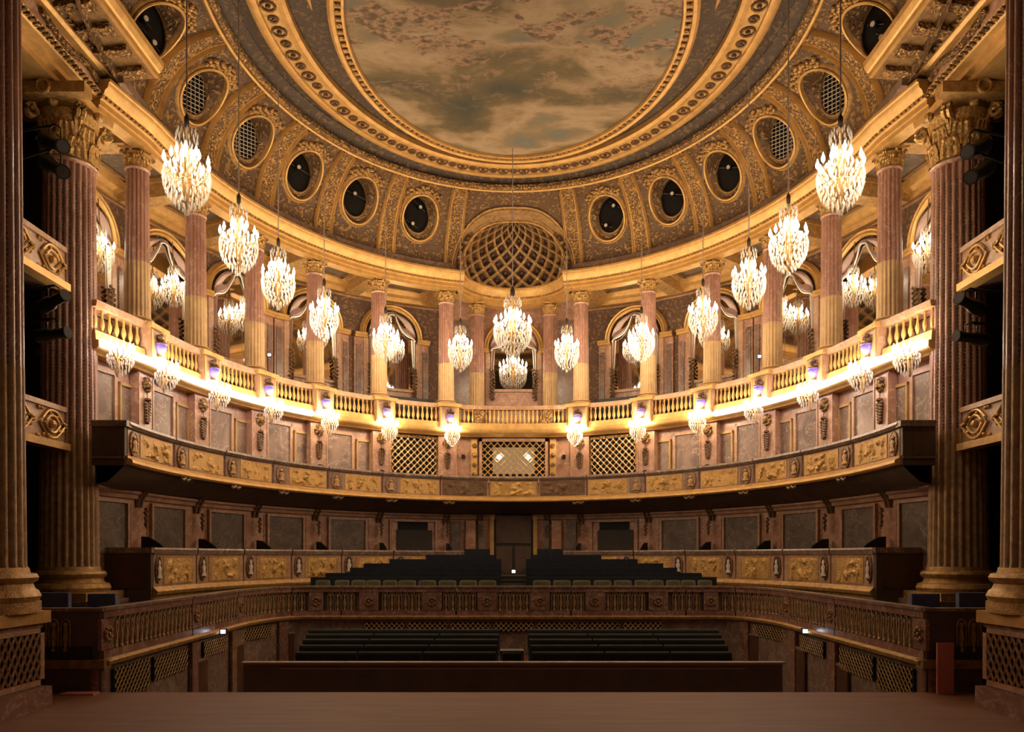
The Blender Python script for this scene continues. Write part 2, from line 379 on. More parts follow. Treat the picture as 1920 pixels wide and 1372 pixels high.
# proscenium entablature: straight, over the giant columns
for s_ in (-1, 1):
    X0 = 9.05
    path = [(s_*X0, 8.5, -s_, 0), (s_*X0, 16.7, -s_, 0)]
    pr = [(-1.4, 9.3), (.08, 9.3), (.08, 9.41), (.20, 9.43), (.20, 9.53), (.36, 9.55), (.44, 9.60), (.48, 9.66), (.38, 9.68), (-1.4, 9.68)]
    t = thing('proscenium_entablature', 'broad gilded straight entablature over the giant columns on the %s side' % side(s_), 'entablature')
    MB().sweep(path, [(a, H(b_)) for a, b_ in pr]).build('architrave', 'gold', t, smooth=False)
    pr = [(-1.4, 9.68), (.36, 9.68), (.36, 10.05), (-1.4, 10.05)]
    fz = MB().sweep(path, [(a, H(b_)) for a, b_ in pr]).build('frieze', 'rose', t, smooth=False)
    mb = MB()
    for k in range(9): mb.bb(s_*(X0-.355), s_*(X0-.375), 9.2+k*.88, 9.26+k*.88, H(9.84), H(9.94))
    mb.build('vent_hole', 'void', fz, smooth=False)
    mb = MB(); 
    for k in range(60):
        y = 14.3+k*.045; z = 9.98-.12*abs(sin((y-14.3)*2.1)); mb.ball((s_*(X0-.40), y, H(z)), .06+.02*random.random(), 6)
    mb.build('garland', 'gold_leaf', fz)
    pr = [(-1.4, 10.05), (.50, 10.05), (.56, 10.10), (.60, 10.18), (-1.4, 10.18)]
    MB().sweep(path, [(a, H(b_)) for a, b_ in pr]).build('bed_moulding', 'gold', t, smooth=False)
    mb = MB()
    for k in range(62): mb.bb(s_*(X0-.60), s_*(X0-.68), 8.6+k*.135, 8.68+k*.135, H(10.11), H(10.18)); mb.bb(s_*(X0-.40), s_*(X0-.52), 8.6+k*.135, 8.67+k*.135, H(9.56), H(9.61))
    mb.build('dentil_course', 'gold_leaf', t, smooth=False)
    pr = [(-1.4, 10.24), (1.44, 10.24), (1.44, 10.34), (1.48, 10.36), (1.54, 10.46), (1.56, 10.56), (-1.4, 10.60)]
    MB().sweep(path, [(a, H(b_)) for a, b_ in pr]).build('corona', 'gold', t, smooth=False)
    pr = [(.55, 10.18), (1.36, 10.235), (1.36, 10.24), (.55, 10.24)]
    MB().sweep(path, [(a, H(b_)) for a, b_ in pr]).build('soffit', 'gold_dark', t, smooth=False)
    mod = MB().grid(lambda u, v: (s_*(X0-.66-.70*u), .17*(v-.5)*2, H(10.20-.13*sin(pi*min(1, u*1.1))**.6*(1-.55*u)-.02)), 8, 1)
    for k in range(12):
        mm_ = MB(); y = 9.1+k*.66
        pts = [(X0-.62, 10.06), (X0-.72, 10.05), (X0-.95, 10.12), (X0-1.15, 10.10), (X0-1.27, 10.13), (X0-1.30, 10.22), (X0-.62, 10.22)]
        n = len(pts); vs = [(s_*px, y-.12, H(pz)) for px, pz in pts]+[(s_*px, y+.12, H(pz)) for px, pz in pts]
        mm_.add(vs, [tuple(range(n)), tuple(range(2*n-1, n-1, -1))]+[(i, (i+1) % n, n+(i+1) % n, n+i) for i in range(n)])
        mm_.tube([(s_*(X0-.68), y-.15, H(10.09)), (s_*(X0-.68), y+.15, H(10.09))], .06, 8); mm_.tube([(s_*(X0-1.26), y-.14, H(10.16)), (s_*(X0-1.26), y+.14, H(10.16))], .045, 8)
        mm_.build('modillion', 'gold_leaf', t)

# ================================================================ CEILING
o = MB().bb(-12, 12, 2, 32, H(12.12), H(12.3)).build('ceiling', 'spandrel', smooth=False); struct(o, 'dark ornamented flat of the ceiling')
WIN = [(s_, i, s_*ph) for s_ in (-1, 1) for i, ph in enumerate(MID+[94.5])]
WU, WT = [.60, .60, .60, .62, .64, .66], 22.5      # half width in metres, half height in degrees of the cove
TC = 47
def in_window(deg, th):
    for s_, i, ph in WIN:
        dx = (deg-ph); 
        if abs(dx) > 12: continue
        a, b_ = cove_ab(th); ds = R(dx)*sqrt((a*cos(R(ph)))**2+(b_*sin(R(ph)))**2)
        if (ds/(WU[i]*.97))**2+((math.degrees(th)-TC)/(WT*.97))**2 < 1: return True
    return False
def in_niche(p): return abs(p[0]) < 2.2 and p[1] > 20 and abs(p[0]/1.93)**2.86+((p[2]-H(9.9))/1.60)**2 < 1
def skip(u, v):
    deg = -125+250*u; th = R(90*v)
    return in_window(deg, th) or in_niche(cove_pt(deg, th))
o = MB().grid(lambda u, v: cove_pt(-125+250*u, R(90*v)), 900, 44, skip).build('ceiling', 'cove', ang=60); struct(o, 'painted cove with gilded arabesques')
# base course of the cove
o = MB().sweep([CO2 for CO2 in [(lambda q: q)(El(8.35, 10.1, 17.4).p(d)) for d in [-96+i*1.5 for i in range(57)]] if True], [(0, H(9.92)), (.12, H(9.94)), (.10, H(10.16)), (.03, H(10.2)), (0, H(10.2))]).build(trim_name(), 'capstone'); struct(o)
o = MB().sweep([El(8.35, 10.1, 17.4).p(11.5+i*1.5) for i in range(57)], [(0, H(9.92)), (.12, H(9.94)), (.10, H(10.16)), (.03, H(10.2)), (0, H(10.2))]).build(trim_name(), 'capstone'); struct(o)
# ring courses
def ring(name, mat, el, prof, smooth=True, lab=None):
    pth = [el.p(i*3) for i in range(121)]
    o = MB().sweep(pth, prof, caps=False).build(name, mat, smooth=smooth, ang=40); struct(o, lab); return o
R1 = El(6.55, 7.65, 17.4)
ring(trim_name(), 'gold_leaf', R1, [(-.02, H(11.84)), (.0, H(11.77)), (.07, H(11.73)), (.15, H(11.77)), (.17, H(11.86)), (.10, H(11.88)), (.02, H(11.9))], lab='gilded rope ring at the top of the cove')
ring(trim_name(), 'gold', R1, [(-.08, H(11.74)), (-.03, H(11.70)), (.01, H(11.73)), (.01, H(11.8)), (-.08, H(11.8))])
ring(trim_name(), 'spandrel', R1, [(.06, H(11.86)), (.20, H(12.0)), (.40, H(12.10)), (.40, H(12.13)), (-.05, H(12.13)), (-.05, H(11.86))])
R2 = El(5.8, 7.3, 17.4)
rg = ring(trim_name(), 'gold', R2, [(0, H(12.12)), (0, H(11.98)), (.10, H(11.93)), (.22, H(11.95)), (.24, H(12.0)), (.62, H(12.0)), (.64, H(11.95)), (.76, H(11.93)), (.84, H(11.98)), (.84, H(12.12))], lab='broad gilded guilloche ring around the painted oval')
mb = MB()
for i in range(104):
    d = i*360/104; x, y, nx, ny = R2.p(d, .43)
    rr = .155 if i % 2 else .10
    mb.tube([(x+rr*cos(q*pi/5), y+rr*sin(q*pi/5), H(11.985)) for q in range(10)], .033, 5, True); mb.ball((x, y, H(11.99)), rr*.42, 6)
mb.build('guilloche_pattern', 'bronze', rg)
RP = El(4.22, 5.42, 18.35)
rg = ring(trim_name(), 'gold', RP, [(0, H(12.12)), (0, H(12.0)), (.07, H(11.95)), (.15, H(11.97)), (.17, H(12.02)), (.30, H(12.02)), (.31, H(11.96)), (.36, H(11.96)), (.38, H(12.0)), (.38, H(12.12))], lab='gilded egg and dart frame of the ceiling painting')
mb = MB()
for i in range(150):
    x, y, nx, ny = RP.p(i*2.4, .235); mb.box((x, y, H(12.0)), (.07, .12, .05), atan2(nx, -ny))
mb.build('egg_pattern', 'gold_leaf', rg, smooth=False)
# the painting
el = El(3.86, 5.06, 18.35); pts = [el.p(i*3) for i in range(120)]
mb = MB(); mb.add([(p[0], p[1], H(12.04)) for p in pts]+[(p[0], p[1], H(12.08)) for p in pts], [tuple(range(120)), tuple(range(239, 119, -1))]+[(i, (i+1) % 120, 120+(i+1) % 120, 120+i) for i in range(120)])
tag(mb.build('ceiling_painting', 'painting', smooth=False), 'large oval ceiling painting of warm clouds over a pale sky', 'painting')
# gold rays beside the painting
for s_ in (-1, 1):
    mb = MB(); x0, y0 = s_*4.47, 17.3
    mb.add([(x0, y0, H(12.1)), (x0+s_*.0-.14, y0-1.1, H(12.1)), (x0+.14, y0-1.1, H(12.1)), (x0, y0-.9, H(12.0))], [(0,2,3),(0,3,1),(1,3,2),(0,1,2)])
    struct(mb.build(trim_name(), 'gold', smooth=False), 'gilded ray point on the %s of the ceiling' % side(s_))
# cove ribs
RIBS = [14.6, 31.0, 46.0, 60, 73.3, 87.5]
for i, ph in enumerate(RIBS):
    for s_ in (-1, 1):
        t = thing('ceiling_rib', 'gilded cove rib beside oval windows, %s from the centre niche, %s side' % (ORD[i], side(s_)), 'rib', (0,0,0), 0, 'gilded ribs of the cove')
        def gp(u, v, w0, w1, hts):
            th = R(7+78*v); a, b_ = cove_ab(th); k = sqrt((a*cos(R(ph)))**2+(b_*sin(R(ph)))**2)
            wd = w0+(w1-w0)*u; n = len(hts)-1; h_ = hts[min(n, int(round(u*n)))]
            return cove_pt(s_*ph+math.degrees(wd*(1-.25*v)/k), th, h_)
        HT = [0, .10, .13, .10, .04, .04]
        mb = MB(); mb.grid(lambda u, v: gp(u, v, -.35, -.23, HT), 5, 20); mb.grid(lambda u, v: gp(u, v, .35, .23, HT), 5, 20)
        mb.build('rib_moulding', 'gold', t, ang=50)
        mb = MB(); mb.grid(lambda u, v: gp(u, v, -.23, .23, [.04, .04]), 1, 20); mb.build('rib_ornament', 'gold_leaf', t)
# oval windows
for s_, i, ph in WIN:
    t = thing('window_%d' % (i+1+(6 if s_ > 0 else 0)), 'oval cove window, %s from the centre niche on the %s side, %s' % (ORD[i], side(s_), 'with a pale grille' if i in (3, 4) else 'dark inside'), 'window', (0,0,0), 0, 'oval windows in the cove', 'structure')
    a, b_ = cove_ab(R(TC)); k = sqrt((a*cos(R(ph)))**2+(b_*sin(R(ph)))**2)
    def cp(al, f_, h_): return cove_pt(ph+math.degrees(WU[i]*f_*sin(al)/k), R(TC+WT*(1+(f_-1)*.8)*cos(al)), h_)
    N = 40
    mb = MB(); mb.grid(lambda u, v: cp(2*pi*u, .92+.26*v, [.0, .07, .10, .07, .04, .07, .05, 0][min(7, int(round(v*7)))]), N, 7)
    mb.build('frame', 'gold_old', t, ang=50)
    mb = MB(); mb.tube([cp(2*pi*q/N, 1.02, .09) for q in range(N)], .035, 6, True); mb.build('frame_bead', 'gold', t)
    # vertical oval opening, set back behind the cove
    wpx, wpy = [(780, 402), (664, 370), (558, 321), (457, 256), (358, 167), (276, 50)][i]
    y = 11.38*F/(1042-wpy); x = s_*(963-wpx)/F*y; nv = Vector(El(8.35, 10.1, 17.4).p(ph)[2:4])
    if i: nv = (nv*.5+Vector((-x, -y)).normalized()*.5).normalized()
    nx, ny = nv; tx, ty = -ny, nx
    if (tx*cos(R(ph))-ty*sin(R(ph))) < 0: tx, ty = -tx, -ty
    hw = .44 if i in (0, 5) else .39
    def dp(al, f_=1, o_=0): return (x+tx*hw*f_*sin(al)+nx*o_, y+ty*hw*f_*sin(al)+ny*o_, H(11.38+.60*f_*cos(al)))
    mb = MB(); mb.grid(lambda u, v: tuple(Vector(cp(2*pi*u, .93, 0)).lerp(Vector(dp(2*pi*u)), v)), N, 6); mb.build('reveal', 'cove', t)
    mb = MB(); mb.tube([dp(2*pi*q/N, 1.04) for q in range(N)], .03, 6, True); mb.build('inner_frame', 'gold_dark', t)
    mb = MB(); mb.add([dp(2*pi*q/N, 1.02, -.05) for q in range(N)], [tuple(range(N))]); mb.build('pane', 'void', t, smooth=False)
    mb = MB()
    for q in range(-9, 10):
        for j in range(2):
            th_ = R(73.5+4*j+1.5*sin(q*2.3)-abs(q)*.9); rr_ = .045+.02*random.random()
            mb.ball(cove_pt(ph+math.degrees(.052*q/k*(1.2+.1*j)), th_, .04), rr_, 6)
    mb.build('crown_ornament', 'gold_old', t)
    if i in (3, 4):
        mb = MB()
        for q in range(-3, 4):
            f_ = q/3.6; hh_ = sqrt(1-f_*f_)
            mb.tube([(x+tx*hw*f_, y+ty*hw*f_, H(11.38-.6*hh_)), (x+tx*hw*f_, y+ty*hw*f_, H(11.38+.6*hh_))], .011, 4)
        for q in range(-5, 6):
            f_ = q/5.6; hh_ = sqrt(1-f_*f_)
            mb.tube([(x-tx*hw*hh_, y-ty*hw*hh_, H(11.38+.6*f_)), (x+tx*hw*hh_, y+ty*hw*hh_, H(11.38+.6*f_))], .011, 4)
        mb.build('grille', 'white_relief', t)
    else:
        lx = [(.0, .1)] if i in (1, 2) else [(-.15, -.35), (.12, .25)]
        if i == 5: lx = [(-.1, .1), (.1, -.3)]
        for q, (fx, fz_) in enumerate(lx):
            sp_ = thing('spotlight', 'small dark spotlight %s in the %s oval window, %s side' % (('low', 'high')[q], ORD[i], side(s_)), 'spotlight', (x+tx*fx+nx*.03, y+ty*fx+ny*.03, H(11.38+fz_)), atan2(nx, -ny))
            MB().tube([(0, .12, .02), (0, -.08, -.02)], [.085, .085], 12).build('housing', 'black', sp_)
            MB().tube([(0, -.08, -.02), (0, -.09, -.022)], .055, 10).build('lens', 'fringe', sp_)
            MB().tube([(-.36*(1 if abs(fx) < .1 else .55), .02, .1*(q+1)), (.36*(1 if abs(fx) < .1 else .55), .02, -.1)], .012, 5).build('bracket', 'dark_panel', sp_)

# ================================================================ NICHE (coffered half dome)
t = thing('coffered_niche', 'coffered half dome niche with rosettes above the centre of the gallery', 'niche')
RX, RZ, NYY = 1.82, 1.72, 26.75
def dome(az, elv, o=0):
    r = 1-o/RX; return (RX*r*sin(az)*cos(elv), NYY+2.05*r*cos(az)*cos(elv), H(9.9)+RZ*r*sin(elv))
def coff(u, v):
    az = (-92+184*u); el_ = 88*v
    # diamond coffers
    A = az/19.0; B = el_/17.5; fa = abs(((A+B) % 2)-1); fb = abs(((A-B) % 2)-1)
    d = max(fa, fb) if False else max(abs(((A+B) % 1)-.5), abs(((A-B) % 1)-.5))
    return d
def dfn(u, v):
    d = coff(u, v); depth = 0 if d > .36 else -.15 if d < .31 else -.15*(.36-d)/.05
    if d < .15: depth = -.09
    return dome(R(-92+184*u), R(88*v), depth)
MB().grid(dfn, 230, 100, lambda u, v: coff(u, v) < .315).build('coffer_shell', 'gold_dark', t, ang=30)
MB().grid(dfn, 230, 100, lambda u, v: coff(u, v) >= .315).build('coffer_field', 'niche_brown', t, ang=30)  # recessed coffer fields coloured darker than the ribs
mb = MB()
for i in range(-6, 7):
    for j in range(0, 5):
        for oa in (0, .5):
            A = i+oa; B = j+oa
            az = A*19.0; el_ = B*17.5
            if abs(az) < 88 and 4 < el_ < 75: mb.ball(dome(R(az), R(el_), -.03), .075*cos(R(el_))**.5, 6)
mb.build('rosette_pattern', 'gold_old', t)
mb = MB(); N = 40
def archp(al, f_, h_=0):
    X = 1.93*f_*(1 if cos(al) > 0 else -1)*abs(cos(al))**.7; Z = H(9.9)+1.58*f_*sin(al)
    th = math.asin(max(0, min(1, (Z-E-9.93)/1.9))); a, b_ = cove_ab(th); y = 17.4+b_*sqrt(max(0, 1-(X/a)**2))
    return (X, y-h_, Z-h_*.4)
mb.grid(lambda u, v: archp(pi*u, .94+.17*v, [0, .08, .10, .06, .06, .10, .08, 0][min(7, int(round(v*7)))]), N, 7); mb.build('arch_moulding', 'gold_dark', t)
mb = MB(); mb.tube([archp(pi*q/N, 1.11, .06) for q in range(N+1)], .04, 6); mb.tube([archp(pi*q/N, .95, .08) for q in range(N+1)], .035, 6); mb.build('arch_bead', 'gold_old', t)
MB().grid(lambda u, v: tuple(Vector(archp(pi*u, .95)).lerp(Vector((RX*(1 if cos(pi*u) > 0 else -1)*abs(cos(pi*u)), NYY+.0, H(9.9)+RZ*sin(pi*u))), v)), N, 3).build('arch_reveal', 'gold_dark', t)

# ================================================================ COLUMNS
def flute(n, d): return lambda a: 1-d*abs(sin(a*n/2))**1.3 if False else 1-d*max(0, cos(a*n))**.7
def capital(r, h):
    mb = MB(); mb.lathe([(r, 0), (r*1.08, .02*h), (r*1.0, .05*h), (r*.98, .5*h), (r*1.15, .86*h)], 20)
    for tier, (n, z0, hh, ro, ph) in enumerate(((8, .04, .42, 1.02, 0), (8, .22, .50, 1.04, pi/8))):
        for i in range(n):
            a = 2*pi*i/n+ph; ca, sa = cos(a), sin(a)
            def lf(u, v):
                wd = r*.40*(1-.45*v*v)*(u-.5)*2; out_ = r*(ro+.06*v+.42*max(0, v-.55)**1.2+.05*abs(sin(u*pi*3)))
                z = h*(z0+hh*(v if v < .85 else .85-(v-.85)*.9)); return (ca*out_-sa*wd, sa*out_+ca*wd, z)
            mb.grid(lf, 6, 6)
    for i in range(4):
        a = pi/4+i*pi/2; ca, sa = cos(a), sin(a)
        for k in (-1, 1):
            pts = []; rr = []
            for q in range(14):
                f_ = q/13; an = f_*pi*2.4; rad = h*.13*(1-.75*f_)
                px = r*1.42+rad*sin(an)-.02; pz = h*.80+rad*cos(an); pts.append((ca*px-sa*k*r*.10, sa*px+ca*k*r*.10, pz)); rr.append(h*.045)
            mb.tube([(ca*r*1.0, sa*r*1.0, h*.45), (ca*r*1.15-sa*k*r*.1, sa*r*1.15+ca*k*r*.1, h*.7)]+pts, [h*.04]*2+rr, 5)
    for i in range(4): a = i*pi/2; mb.ball((cos(a)*r*1.22, sin(a)*r*1.22, h*.92), h*.09, 8)
    return mb
def abacus(r, z0, z1):
    mb = MB(); pts = []
    for i in range(4):
        a = pi/4+i*pi/2; c0 = Vector((cos(a), sin(a)))*r*1.72; a2_ = a+pi/2; c1 = Vector((cos(a2_), sin(a2_)))*r*1.72; mid = (c0+c1)/2
        for q in range(6):
            f_ = q/6; p = c0.lerp(c1, f_); p = p-mid.normalized()*r*.16*sin(pi*f_); pts.append(p)
    n = len(pts); mb.add([(p.x, p.y, z0) for p in pts]+[(p.x*1.04, p.y*1.04, z1) for p in pts], [tuple(range(n))[::-1], tuple(range(n, 2*n))]+[(i, (i+1) % n, n+(i+1) % n, n+i) for i in range(n)])
    return mb
def column(name, label, r, z0, z1, zs, hc, hb, loc, nf, group, bw=1):
    """z0 foot, z1 top of the capital, zs top of the gilded part of the shaft, hc capital, hb base"""
    t = thing(name, label, 'column', (loc[0], loc[1], 0), 0, group, 'thing'); rt = r*.87
    b_ = MB(); b_.box((0, 0, z0+hb*.12), (r*2.7*bw, r*2.7*bw, hb*.24)) if bw == 1 else b_.lathe([(r*1.30, z0), (r*1.30, z0+hb*.24)], 32)
    b_.lathe([(r*1.34*bw, z0+hb*.24), (r*1.40*bw, z0+hb*.36), (r*1.34*bw, z0+hb*.48), (r*1.18, z0+hb*.52), (r*1.12, z0+hb*.64), (r*1.22, z0+hb*.70), (r*1.25, z0+hb*.78), (r*1.20, z0+hb*.86), (r*1.07, z0+hb*.88), (r*1.04, z0+hb), (r*.9, z0+hb)], 32)
    b_.build('base', 'gold_pale' if r < .5 else 'gold_old', t, ang=40)
    fa = flute(nf, .10); n = nf*6; zt = z1-hc; rs = r*(1-.13*(zs-z0)/(zt-z0))
    MB().lathe([(r*1.02, z0+hb*.98), (r, z0+hb+.05), (rs, zs)], n, rf=fa).build('gilded_shaft', 'gold_pale' if r < .5 else 'column_gold', t, ang=60)
    MB().lathe([(rs*1.0, zs), (rs*.995, zs+.01), (rt, zt-.06), (rt, zt-.05)], n, rf=fa).build('marble_shaft', 'column', t, ang=60)
    MB().lathe([(rt, zt-.06), (rt*1.09, zt-.04), (rt*1.12, zt-.01), (rt*1.0, zt)], 32).build('astragal', 'rose', t)
    c_ = capital(rt, hc*.88).build('capital', 'gold_carved', t, loc=(0,0,zt))
    a_ = abacus(rt, z1-hc*.12, z1).build('abacus', 'gold', t, smooth=False)
    return t
c0 = None
NAMES = ['first', 'second', 'third', 'fourth', 'fifth', 'sixth']
for i, ph in enumerate(PHI):
    for s_ in (-1, 1):
        x, y, rz = CC.place(s_*ph, 0)
        lab = 'slender rose gallery column with gilded foot, %s from the centre on the %s side' % (ORD[i], side(s_))
        if c0 is None: c0 = column('gallery_column', lab, .285, H(5.28), H(9.34), H(6.75), .44, .2, (x, y), 18, 'columns of the upper gallery'); c0.rotation_euler[2] = rz
        else: dup(c0, (x, y, 0), rz, lab)
for s_ in (-1, 1):
    dup(c0, (s_*1.36, 28.85, 0), 0, 'slender column flanking the central arch at the niche, %s of the big chandelier' % side(s_))
GX, GY = 9.18, 16.1
g0 = column('giant_column', 'tall fluted rose giant column on the left beyond the stage boxes', .555, H(-.90), H(9.3), H(2.48), 1.28, .68, (-GX, GY), 24, 'giant fluted columns')
mb = MB()
for i in range(24):
    a = 2*pi*i/24; 
    for q in range(70):
        z = 2.62+.072*q; rr_ = .555*(1-.13*(z+.9)/(7.92+.9))*.945
        if (q//23) % 3 != 1 or True: mb.octa((rr_*cos(a), rr_*sin(a), H(z)), .022, .06, .5)
mb.build('flute_beading', 'bronze', g0)
dup(g0, (GX, GY, 0), 0, 'tall fluted rose giant column on the right beyond the stage boxes')
NX, NYC = 7.29, 10.6
g1 = column('giant_column', 'giant fluted column standing on the lattice pedestal at the left edge', .57, H(-.78), H(9.3), H(2.60), 1.28, .62, (-NX, NYC), 24, 'giant fluted columns', .93)
fb = [c for c in g0.children if c.name.startswith('flute_beading')][0].copy(); COL.objects.link(fb); fb.parent = g1; fb.scale = (1.01, 1.01, 1)
dup(g1, (NX, NYC, 0), 0, 'giant fluted column standing on the lattice pedestal at the right edge')
# rosette medallion and beam over giant columns
for s_ in (-1, 1):
    t = thing('capital_block', 'gilded beam block with rosette above the far giant capital, %s side' % side(s_), 'block', (s_*GX, GY, H(9.06)))
    MB().bb(-.80, .80, -.90, -.62, 0, .22).build('block_body', 'gold_old', t, smooth=False)
    MB().tube([(.13*cos(q*pi/8), -.92, .11+.13*sin(q*pi/8)) for q in range(16)], .03, 6, True).build('rosette', 'gold', t)
# far giant column stands on a low plinth
for s_ in (-1, 1):
    t = tag(MB().bb(s_*GX-.85, s_*GX+.85, GY-.85, GY+.85, H(-1.45), H(-.90)).build('column_plinth', 'capstone', smooth=False), 'low stone plinth under the far giant column, %s side' % side(s_), 'plinth')
# pedestals at the stage edge
for s_ in (-1, 1):
    t = thing('pedestal', 'square marble pedestal with gilded lattice panel at the %s stage edge' % side(s_), 'pedestal', (s_*7.42, 10.48, 0))
    HW = .72; top = H(-.78)
    MB().bb(-HW-.04, HW+.04, -HW*1.9, HW+.04, 0, .30).build('foot', 'rose_dark', t, smooth=False)
    MB().bb(-HW+.05, HW-.05, -HW*1.9, HW-.05, .30, top-.17).build('body', 'rose_dark', t, smooth=False)
    MB().bb(-HW-.03, HW+.03, -HW*1.9, HW+.03, top-.17, top).build('cap', 'gold', t, smooth=False)
    xf = -s_*(HW-.04)
    fr = MB(); fr.bb(xf-s_*.03, xf, -1.35, .66, .34, .42); fr.bb(xf-s_*.03, xf, -1.35, .66, top-.31, top-.24); fr.bb(xf-s_*.03, xf, .57, .66, .34, top-.24)
    fr.build('panel_frame', 'band', t, smooth=False)
    mb = MB(); z0, z1, y0, y1 = .42, top-.31, -1.35, .57; pt = .135
    for k in range(-12, 30):
        for sg in (-1, 1):
            pts = []
            ya = y0+k*pt
            # clip the diagonal to the panel
            for f_ in (0, 1):
                pass
            a = (ya, z0); b_ = (ya+sg*(z1-z0)/1.6, z1)
            def cl(a, b_):
                (ya_, za), (yb, zb) = a, b_; q = []
                t0, t1 = 0., 1.
                dy = yb-ya_
                for lim, sgn in ((y0, 1), (y1, -1)):
                    fa_, fb = sgn*(ya_-lim), sgn*(yb-lim)
                    if fa_ < 0 and fb < 0: return None
                    if fa_ < 0: t0 = max(t0, fa_/(fa_-fb))
                    if fb < 0: t1 = min(t1, fa_/(fa_-fb))
                if t0 >= t1: return None
                return [(ya_+dy*t_, za+(zb-za)*t_) for t_ in (t0, t1)]
            r_ = cl(a, b_)
            if r_: mb.tube([(xf-s_*.025, p[0], p[1]) for p in r_], .020, 4)
    mb.build('lattice', 'band', t)
    MB().bb(xf-s_*.002, xf-s_*.006, y0, y1, z0, z1).build('lattice_ground', 'dark', t, smooth=False)

# ================================================================ BALCONY BALUSTRADE
BZ0, BZ1 = H(4.36), H(5.28)
def el_sector(el_, d0, d1, prof, n=10): return MB().sweep(el_.path(d0, d1, n), prof)
bal_prof = [(.045, 0), (.045, .03), (.02, .06), (.05, .14), (.055, .2), (.028, .3), (.022, .38), (.035, .42), (.035, .46)]
bmesh_ = MB().lathe(bal_prof, 8).mesh('baluster', 'gold')
def dist_deg(el_, ph, m_): 
    x, y, nx, ny = el_.p(ph); return math.degrees(m_/sqrt((el_.a*cos(R(ph)))**2+(el_.b*sin(R(ph)))**2))
edges = sorted([-p for p in PHI]+PHI+[-99, 99])
for i in range(len(edges)-1):
    a, b_ = edges[i], edges[i+1]; cen = abs(a+b_) < 1
    da = dist_deg(CC, a, .36); db = dist_deg(CC, b_, .36); a1, b1 = a+da, b_-db
    mid = (a+b_)/2; s_ = -1 if mid < 0 else 1
    k = sorted([abs(x_) for x_ in MID+[92]], key=lambda q: abs(q-abs(mid)))[0] if not cen else 0
    n_ = (MID+[92]).index(k) if not cen else 0
    lab = 'central balustrade of the gallery below the big chandelier' if cen else 'gilded gallery balustrade, %s bay from the centre, %s side' % (ORD[n_], side(s_))
    t = thing('balustrade', lab, 'balustrade', (0,0,0), 0, None if cen else 'gallery balustrades')
    el_sector(CC, a1, b1, [(.16, BZ1-.13), (.44, BZ1-.13), (.46, BZ1-.05), (.46, BZ1), (.16, BZ1)], 24 if cen else 10).build('rail', 'band', t)
    el_sector(CC, a1, b1, [(.18, BZ0+.10), (.44, BZ0+.10), (.42, BZ0+.30), (.18, BZ0+.30)], 24 if cen else 10).build('plinth', 'gold', t)
    n = 26 if cen else (10 if n_ < 5 else 7)
    for q in range(n):
        if cen and q in (4, 5, 20, 21): continue
        d = a1+(b1-a1)*(q+.5)/n; x, y, rz = CC.place(d, .31)
        o = bpy.data.objects.new('baluster', bmesh_); COL.objects.link(o); o.parent = t; o.location = (x, y, BZ0+.30); o.scale = (1, 1, 1.06)
    if cen:
        for q in (5, 21):
            d = a1+(b1-a1)*q/n; x, y, rz = CC.place(d, .31)
            MB().box((0,0,.25), (.36, .16, .50)).build('relief_block', 'gold_leaf', t, smooth=False, loc=(x, y, BZ0+.30), rz=rz)
# gilded string course under the balustrade
o = MB().sweep(CC.path(-97, 97, 140), [(0, H(4.20)), (.30, H(4.20)), (.34, H(4.26)), (.46, H(4.28)), (.50, H(4.34)), (.50, H(4.44)), (.46, H(4.46)), (0, H(4.46))]).build(trim_name(), 'gold', ang=50); struct(o, 'gilded string course under the gallery balustrade')
# balustrade pedestals with vases
p0 = None
for i, ph in enumerate(PHI):
    for s_ in (-1, 1):
        x, y, rz = CC.place(s_*ph, 0)
        if i == 6:
            lab = 'balustrade pedestal with violet vase at the giant column end, %s side' % side(s_)
        else: lab = 'balustrade pedestal with violet vase below the %s gallery column, %s side' % (ORD[i], side(s_))
        if p0 is None:
            p0 = thing('balustrade_pedestal', lab, 'pedestal', (x, y, 0), rz, 'balustrade pedestals with vases')
            MB().bb(-.35, .35, -.50, .32, H(4.46), H(5.18)).build('pedestal_body', 'band', p0, smooth=False)
            MB().bb(-.42, .42, -.56, .36, H(5.18), H(5.285)).build('pedestal_cap', 'gold', p0, smooth=False)
            fr = MB(); fr.bb(-.33, -.28, -.52, -.49, H(4.5), H(5.15)); fr.bb(.28, .33, -.52, -.49, H(4.5), H(5.15)); fr.build('pedestal_frame', 'gold', p0, smooth=False)
            vs = MB().lathe([(.03, 0), (.09, .01), (.04, .06), (.05, .09)], 12); vs.build('vase_foot', 'gold_old', p0, loc=(0, -.53, H(4.56)))
            MB().lathe([(.05, .09), (.11, .15), (.15, .24), (.14, .30), (.16, .31)], 14).build('vase', 'violet', p0, loc=(0, -.53, H(4.56)))
            mb = MB(); mb.lathe([(.16, .31), (.14, .35), (.06, .37), (.02, .38)], 12)
            for q in range(7): mb.ball((.12*cos(q*.9)*(1-q*.1), -.02, .40+.02*q), .05, 6)
            mb.build('vase_bouquet', 'bronze', p0, loc=(0, -.53, H(4.56)))
        else: dup(p0, (x, y, 0), rz, lab)
# lamp strips under the string course on the flanks
for s_ in (-1, 1):
    pa = CC
    t = thing('strip_light', 'long bright strip light along the gallery string course, %s side' % side(s_), 'light')
    MB().tube([(lambda q: (q[0], q[1], H(4.36)))(pa.p(s_*(50+47*i/40), .60)) for i in range(41)], .09, 8).build('lamp_tube', 'led', t)
    MB().tube([(lambda q: (q[0], q[1], H(4.33)))(pa.p(s_*(50+47*i/40), .53)) for i in range(41)], .02, 5).build('mounting_rail', 'gold_dark', t)

